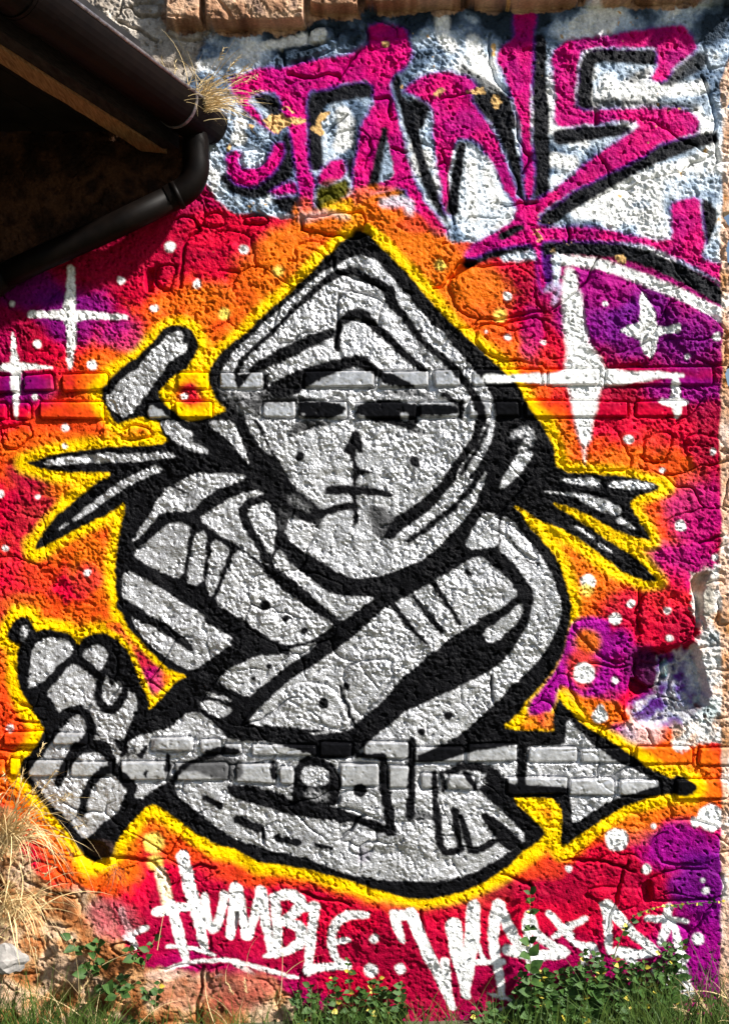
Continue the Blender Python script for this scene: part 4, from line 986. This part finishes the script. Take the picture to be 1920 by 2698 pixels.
# dry grass tufts
def tuft(name, label, base, strands, fan, length, mat, up=(0, 0, 1), droop=1.0, width=.0026, seed=1, spread=.03):
    rr = random.Random(seed); random.seed(seed)
    o = empty(name, tuple(base)); tag(o, label, 'dry grass', 'dry grass tufts')
    bm = bmesh.new()
    for k in range(strands):
        d = (Vector(up) + Vector((rr.gauss(0, fan), rr.gauss(-.1, fan * .35), rr.gauss(0, fan * .5)))).normalized()
        b0 = Vector(base) + Vector((rr.gauss(0, spread), rr.gauss(0, spread * .3), rr.gauss(0, spread)))
        ribbon(bm, b0, d, length * rr.uniform(.45, 1.1), width * rr.uniform(.7, 1.3), Vector((rr.gauss(0, .5), 0, 0)), 7, droop * rr.uniform(.4, 1.6))
    tag(bm_obj('blades', bm, mat, o), kind='stuff')
    if mat is M_STRAW:
        bm = bmesh.new()
        for k in range(max(3, strands // 14)):
            d = (Vector(up) + Vector((rr.gauss(0, fan), rr.gauss(-.1, fan * .3), rr.gauss(0, fan * .5)))).normalized()
            p0 = Vector(base) + d * length * rr.uniform(.5, .8)
            for q in range(14):
                ribbon(bm, p0 + d * q * .004, (d + Vector((rr.gauss(0, .5), rr.gauss(0, .3), rr.gauss(0, .5)))).normalized(), .018, .003, Vector((0, 0, 0)), 2, .3)
        tag(bm_obj('seed_heads', bm, mat, o), kind='stuff')
    return o
tuft('gutter_grass', 'dry straw tuft sprouting from the end of the gutter', ev(.2, .03, czg - .02), 150, .5, .27, M_STRAW, (.8, -.1, .5), 1.3, .0030, 4, .022)
tuft('gutter_grass', 'few loose straw stalks in the gutter above the joint strap', ev(.33, .05, czg - .03), 12, .5, .13, M_STRAW, (.5, 0, .7), 1.2, .0018, 5, .03)
tuft('wall_straw', 'upper straw bunch at left frame edge beside the yellow outline', px2w(12, 2225, -.075), 150, .5, .46, M_STRAW, (.3, -.1, .8), 2.6, .0048, 6, .03)
tuft('wall_straw', 'lower straw bunch hanging over bare brown stones at left', px2w(8, 2420, -.10), 100, .5, .36, M_STRAW, (.3, -.1, .8), 3.0, .0046, 7, .04)
tuft('dry_twigs', 'reddish dry twigs in the crevice left of the white lettering', px2w(305, 2290, -.02), 22, .55, .12, M_TWIG, (.35, -.3, -.6), .6, .0022, 8, .01)
tuft('foot_straw', 'pale straw stalks among green grass at lower left corner', Vector((-1.22, -.14, 0)), 34, .5, .36, M_STRAW, (0, 0, 1), 1.0, .0026, 9, .12)
tuft('foot_straw', 'pale straw stalks among green grass at lower right corner', Vector((1.36, -.16, 0)), 60, .55, .20, M_STRAW, (0, 0, 1), 1.4, .0030, 10, .10)
tuft('foot_straw', 'sparse straw stalks below the white underline at the wall foot', Vector((-.42, -.16, 0)), 16, .4, .26, M_STRAW, (0, 0, 1), 1.0, .0024, 12, .22)

# leafy plants: each leaf is its own object sharing one of a few leaf meshes
def leaf_mesh(name, ln, wd, fold, mat):
    bm = bmesh.new()
    prof = [(0, .0), (.14, .55), (.34, 1.0), (.58, .86), (.80, .45), (1, 0)]
    mid = [bm.verts.new((0, y * ln, -.12 * ln * y * y)) for y, _ in prof]
    for s_ in (-1, 1):
        side = [bm.verts.new((s_ * x * wd / 2, y * ln, fold * x * wd / 2 - .12 * ln * y * y)) for y, x in prof[1:-1]]
        full = [mid[0]] + side + [mid[-1]]
        for k in range(len(prof) - 1):
            vs_ = [mid[k], mid[k + 1], full[k + 1], full[k]]
            u = []
            for v in vs_:
                if v not in u: u.append(v)
            if len(u) >= 3: bm.faces.new(u if s_ < 0 else u[::-1])
    bm.normal_update()
    me = bpy.data.meshes.new(name); bm.to_mesh(me); bm.free(); me.materials.append(mat)
    for f_ in me.polygons: f_.use_smooth = True
    return me
LV = [leaf_mesh('leaf', .058, .036, .35, M_LEAF), leaf_mesh('leaf', .074, .050, .25, M_LEAF), leaf_mesh('leaf', .050, .036, .5, M_LEAF)]
LVY = leaf_mesh('leaf', .05, .036, .3, M_LEAF2)

def plant(label, stems, size=1.0, step=.020, seed=1, yel=.05, name='wall_plant', group='leafy wall plants'):
    """stems: list of pixel paths; each path runs from root to tip in front of the wall"""
    rr = random.Random(seed)
    b0 = px2w(*stems[0][0], -.06)
    o = empty(name, (b0.x, b0.y, max(0, b0.z))); tag(o, label, 'plant', group)
    for st in stems:
        n = len(st)
        P = smooth_path([px2w(a, b_, wall_y(a, b_) - .022 - .05 * (1 - k / max(1, n - 1)) * rr.random() - .012 * rr.random()) for k, (a, b_) in enumerate(st)], 2)
        stm = tube('stem', P, list(np.linspace(.0026, .0010, len(P))), M_STEM, o, 5, cap=False)
        acc = rr.uniform(0, step); side = 1; tot = sum((b_ - a).length for a, b_ in zip(P[:-1], P[1:])); run = 0
        for a, b_ in zip(P[:-1], P[1:]):
            sg = (b_ - a); L_ = sg.length; acc += L_; run += L_
            while acc > step:
                acc -= step * rr.uniform(.75, 1.3); side = -side
                f = run / tot
                if f < .12: continue
                me = LVY if rr.random() < yel else rr.choice(LV)
                d = (sg.normalized() * .35 + Vector((side * rr.uniform(.4, 1.0), -rr.uniform(.15, .9), rr.uniform(-.5, .45)))).normalized()
                nz = Vector((rr.gauss(0, .4), -.85, .5)); zz = (nz - d * nz.dot(d)).normalized(); xx = d.cross(zz)
                s_ = size * rr.uniform(.65, 1.15) * (1.05 - .55 * f)
                lf = bpy.data.objects.new('leaf', me); COL.objects.link(lf)
                lf.parent = stm
                lf.matrix_basis = Matrix.Translation(b_) @ Matrix((xx, d, zz)).transposed().to_4x4() @ Matrix.Diagonal((s_, s_, s_, 1))
    return o
def T(t, x, y):
    q = TILES[t]; return (q[0] + x / q[2], q[1] + y / q[2])
def Tp(s): return [tuple(map(float, v)) for v in pts(s)]
def bushy(x, ybase, ytop, n, spread, seed):
    rr = random.Random(seed); out = []
    for k in range(n):
        f = (k + .5) / n * 2 - 1
        xt = x + f * spread + rr.gauss(0, 8); yt = ytop + abs(f) * (ybase - ytop) * .35 * rr.random() + rr.uniform(0, 40)
        out.append([(x + f * spread * .5, ybase), (x + f * spread * .8 + rr.gauss(0, 8), (ybase + yt) / 2), (xt, yt)])
    return out
plant('small dark green sprig on bare stone left of the white plus mark', [Tp('L 350,620 335,575 315,540'), Tp('L 350,620 360,590 385,575')], 1.05, .014, 1, .0)
plant('dark leafy plant on pale rubble below the white plus mark', [Tp('L 400,720 425,640 440,555'), Tp('L 400,720 380,670 375,640'), Tp('L 400,715 450,680 490,640')], 1.15, .017, 2, .0)
plant('thin sprig hanging in the joint right of the white plus mark', [Tp('L 640,680 660,610 690,545'), Tp('L 640,680 600,620 570,580')], 1.0, .018, 3, .0)
plant('sparse dark plant on the brown stone under the underline start', [Tp('L 480,820 520,760 560,710'), Tp('L 480,820 470,780 455,760'), Tp('L 500,820 560,770 610,740')], .95, .013, 4, .0)
plant('loose sprig on brown stone beneath the curved underline', [Tp('L 690,860 700,790 715,740'), Tp('L 690,860 670,800 640,770')], .8, .013, 5, .05)
plant('low dark plant rooted at the wall foot below brown stones', bushy(*T('L', 560, 985)[:1], 2745, 2655, 6, 90, 6), .9, .016, 6, .05)
plant('leafy bush at the wall foot beneath the letter B', bushy(830, 2740, 2590, 7, 60, 7), .85, .014, 7, .08)
plant('tall thin plant rising in front of the letter E', [Tp('L 1545,985 1560,800 1548,630'), Tp('L 1560,985 1600,840 1620,760'), Tp('L 1530,985 1500,850 1480,720'), Tp('L 1600,985 1610,900 1590,800')], .8, .013, 8, .12)
plant('leafy bush at the wall foot left of the big white W', bushy(1010, 2745, 2560, 8, 60, 9), .9, .014, 9, .08)
plant('tallest single stalk plant climbing across the white R', [Tp('M 745,985 742,820 735,600 738,330'), Tp('M 745,985 770,800 790,700')], 1.05, .0125, 10, .1)
plant('dense bush at the wall foot under the small letter A', bushy(1440, 2750, 2545, 13, 85, 11), 1.0, .0125, 11, .05)
plant('dense bush just right of the tallest stalk plant', bushy(1545, 2750, 2500, 12, 70, 12), .95, .0125, 12, .05)
plant('upright leafy bush below the white letter D', bushy(1660, 2745, 2505, 10, 60, 13), .9, .013, 13, .06)
plant('leafy plant reaching the foot of the white cross star', bushy(1755, 2700, 2465, 7, 45, 14), .95, .013, 14, .1)
plant('low bush at the wall foot under the letter W', bushy(1310, 2745, 2630, 9, 70, 15), .85, .014, 15, .08)
plant('reddish trailing vine arching over the white letter D to the right', [Tp('M 1105,640 1140,540 1185,450 1290,405 1420,392 1590,380')], .55, .016, 16, .3, 'trailing_vine')
plant('leafy clump in long grass at the right end of the wall', bushy(1880, 2745, 2610, 6, 60, 17), .8, .015, 17, .05)

# loose grey stone lying against the wall foot at left
bm = bmesh.new(); bmesh.ops.create_icosphere(bm, subdivisions=3, radius=1)
rr = random.Random(2)
for v in bm.verts:
    n = .12 * math.sin(5 * v.co.x + 1) + .10 * math.sin(6 * v.co.y + 2) + .08 * math.sin(7 * v.co.z) + rr.uniform(-.03, .03)
    v.co = v.co * (1 + n); v.co = Vector((v.co.x * .09, v.co.y * .06, v.co.z * .055))
    v.co.z = max(v.co.z, -.04)
o = bm_obj('loose_stone', bm, M_ROCK); c = px2w(12, 2530, -.13); o.location = c
tag(o, 'grey loose stone lodged beside straw at the lower left edge', 'stone')
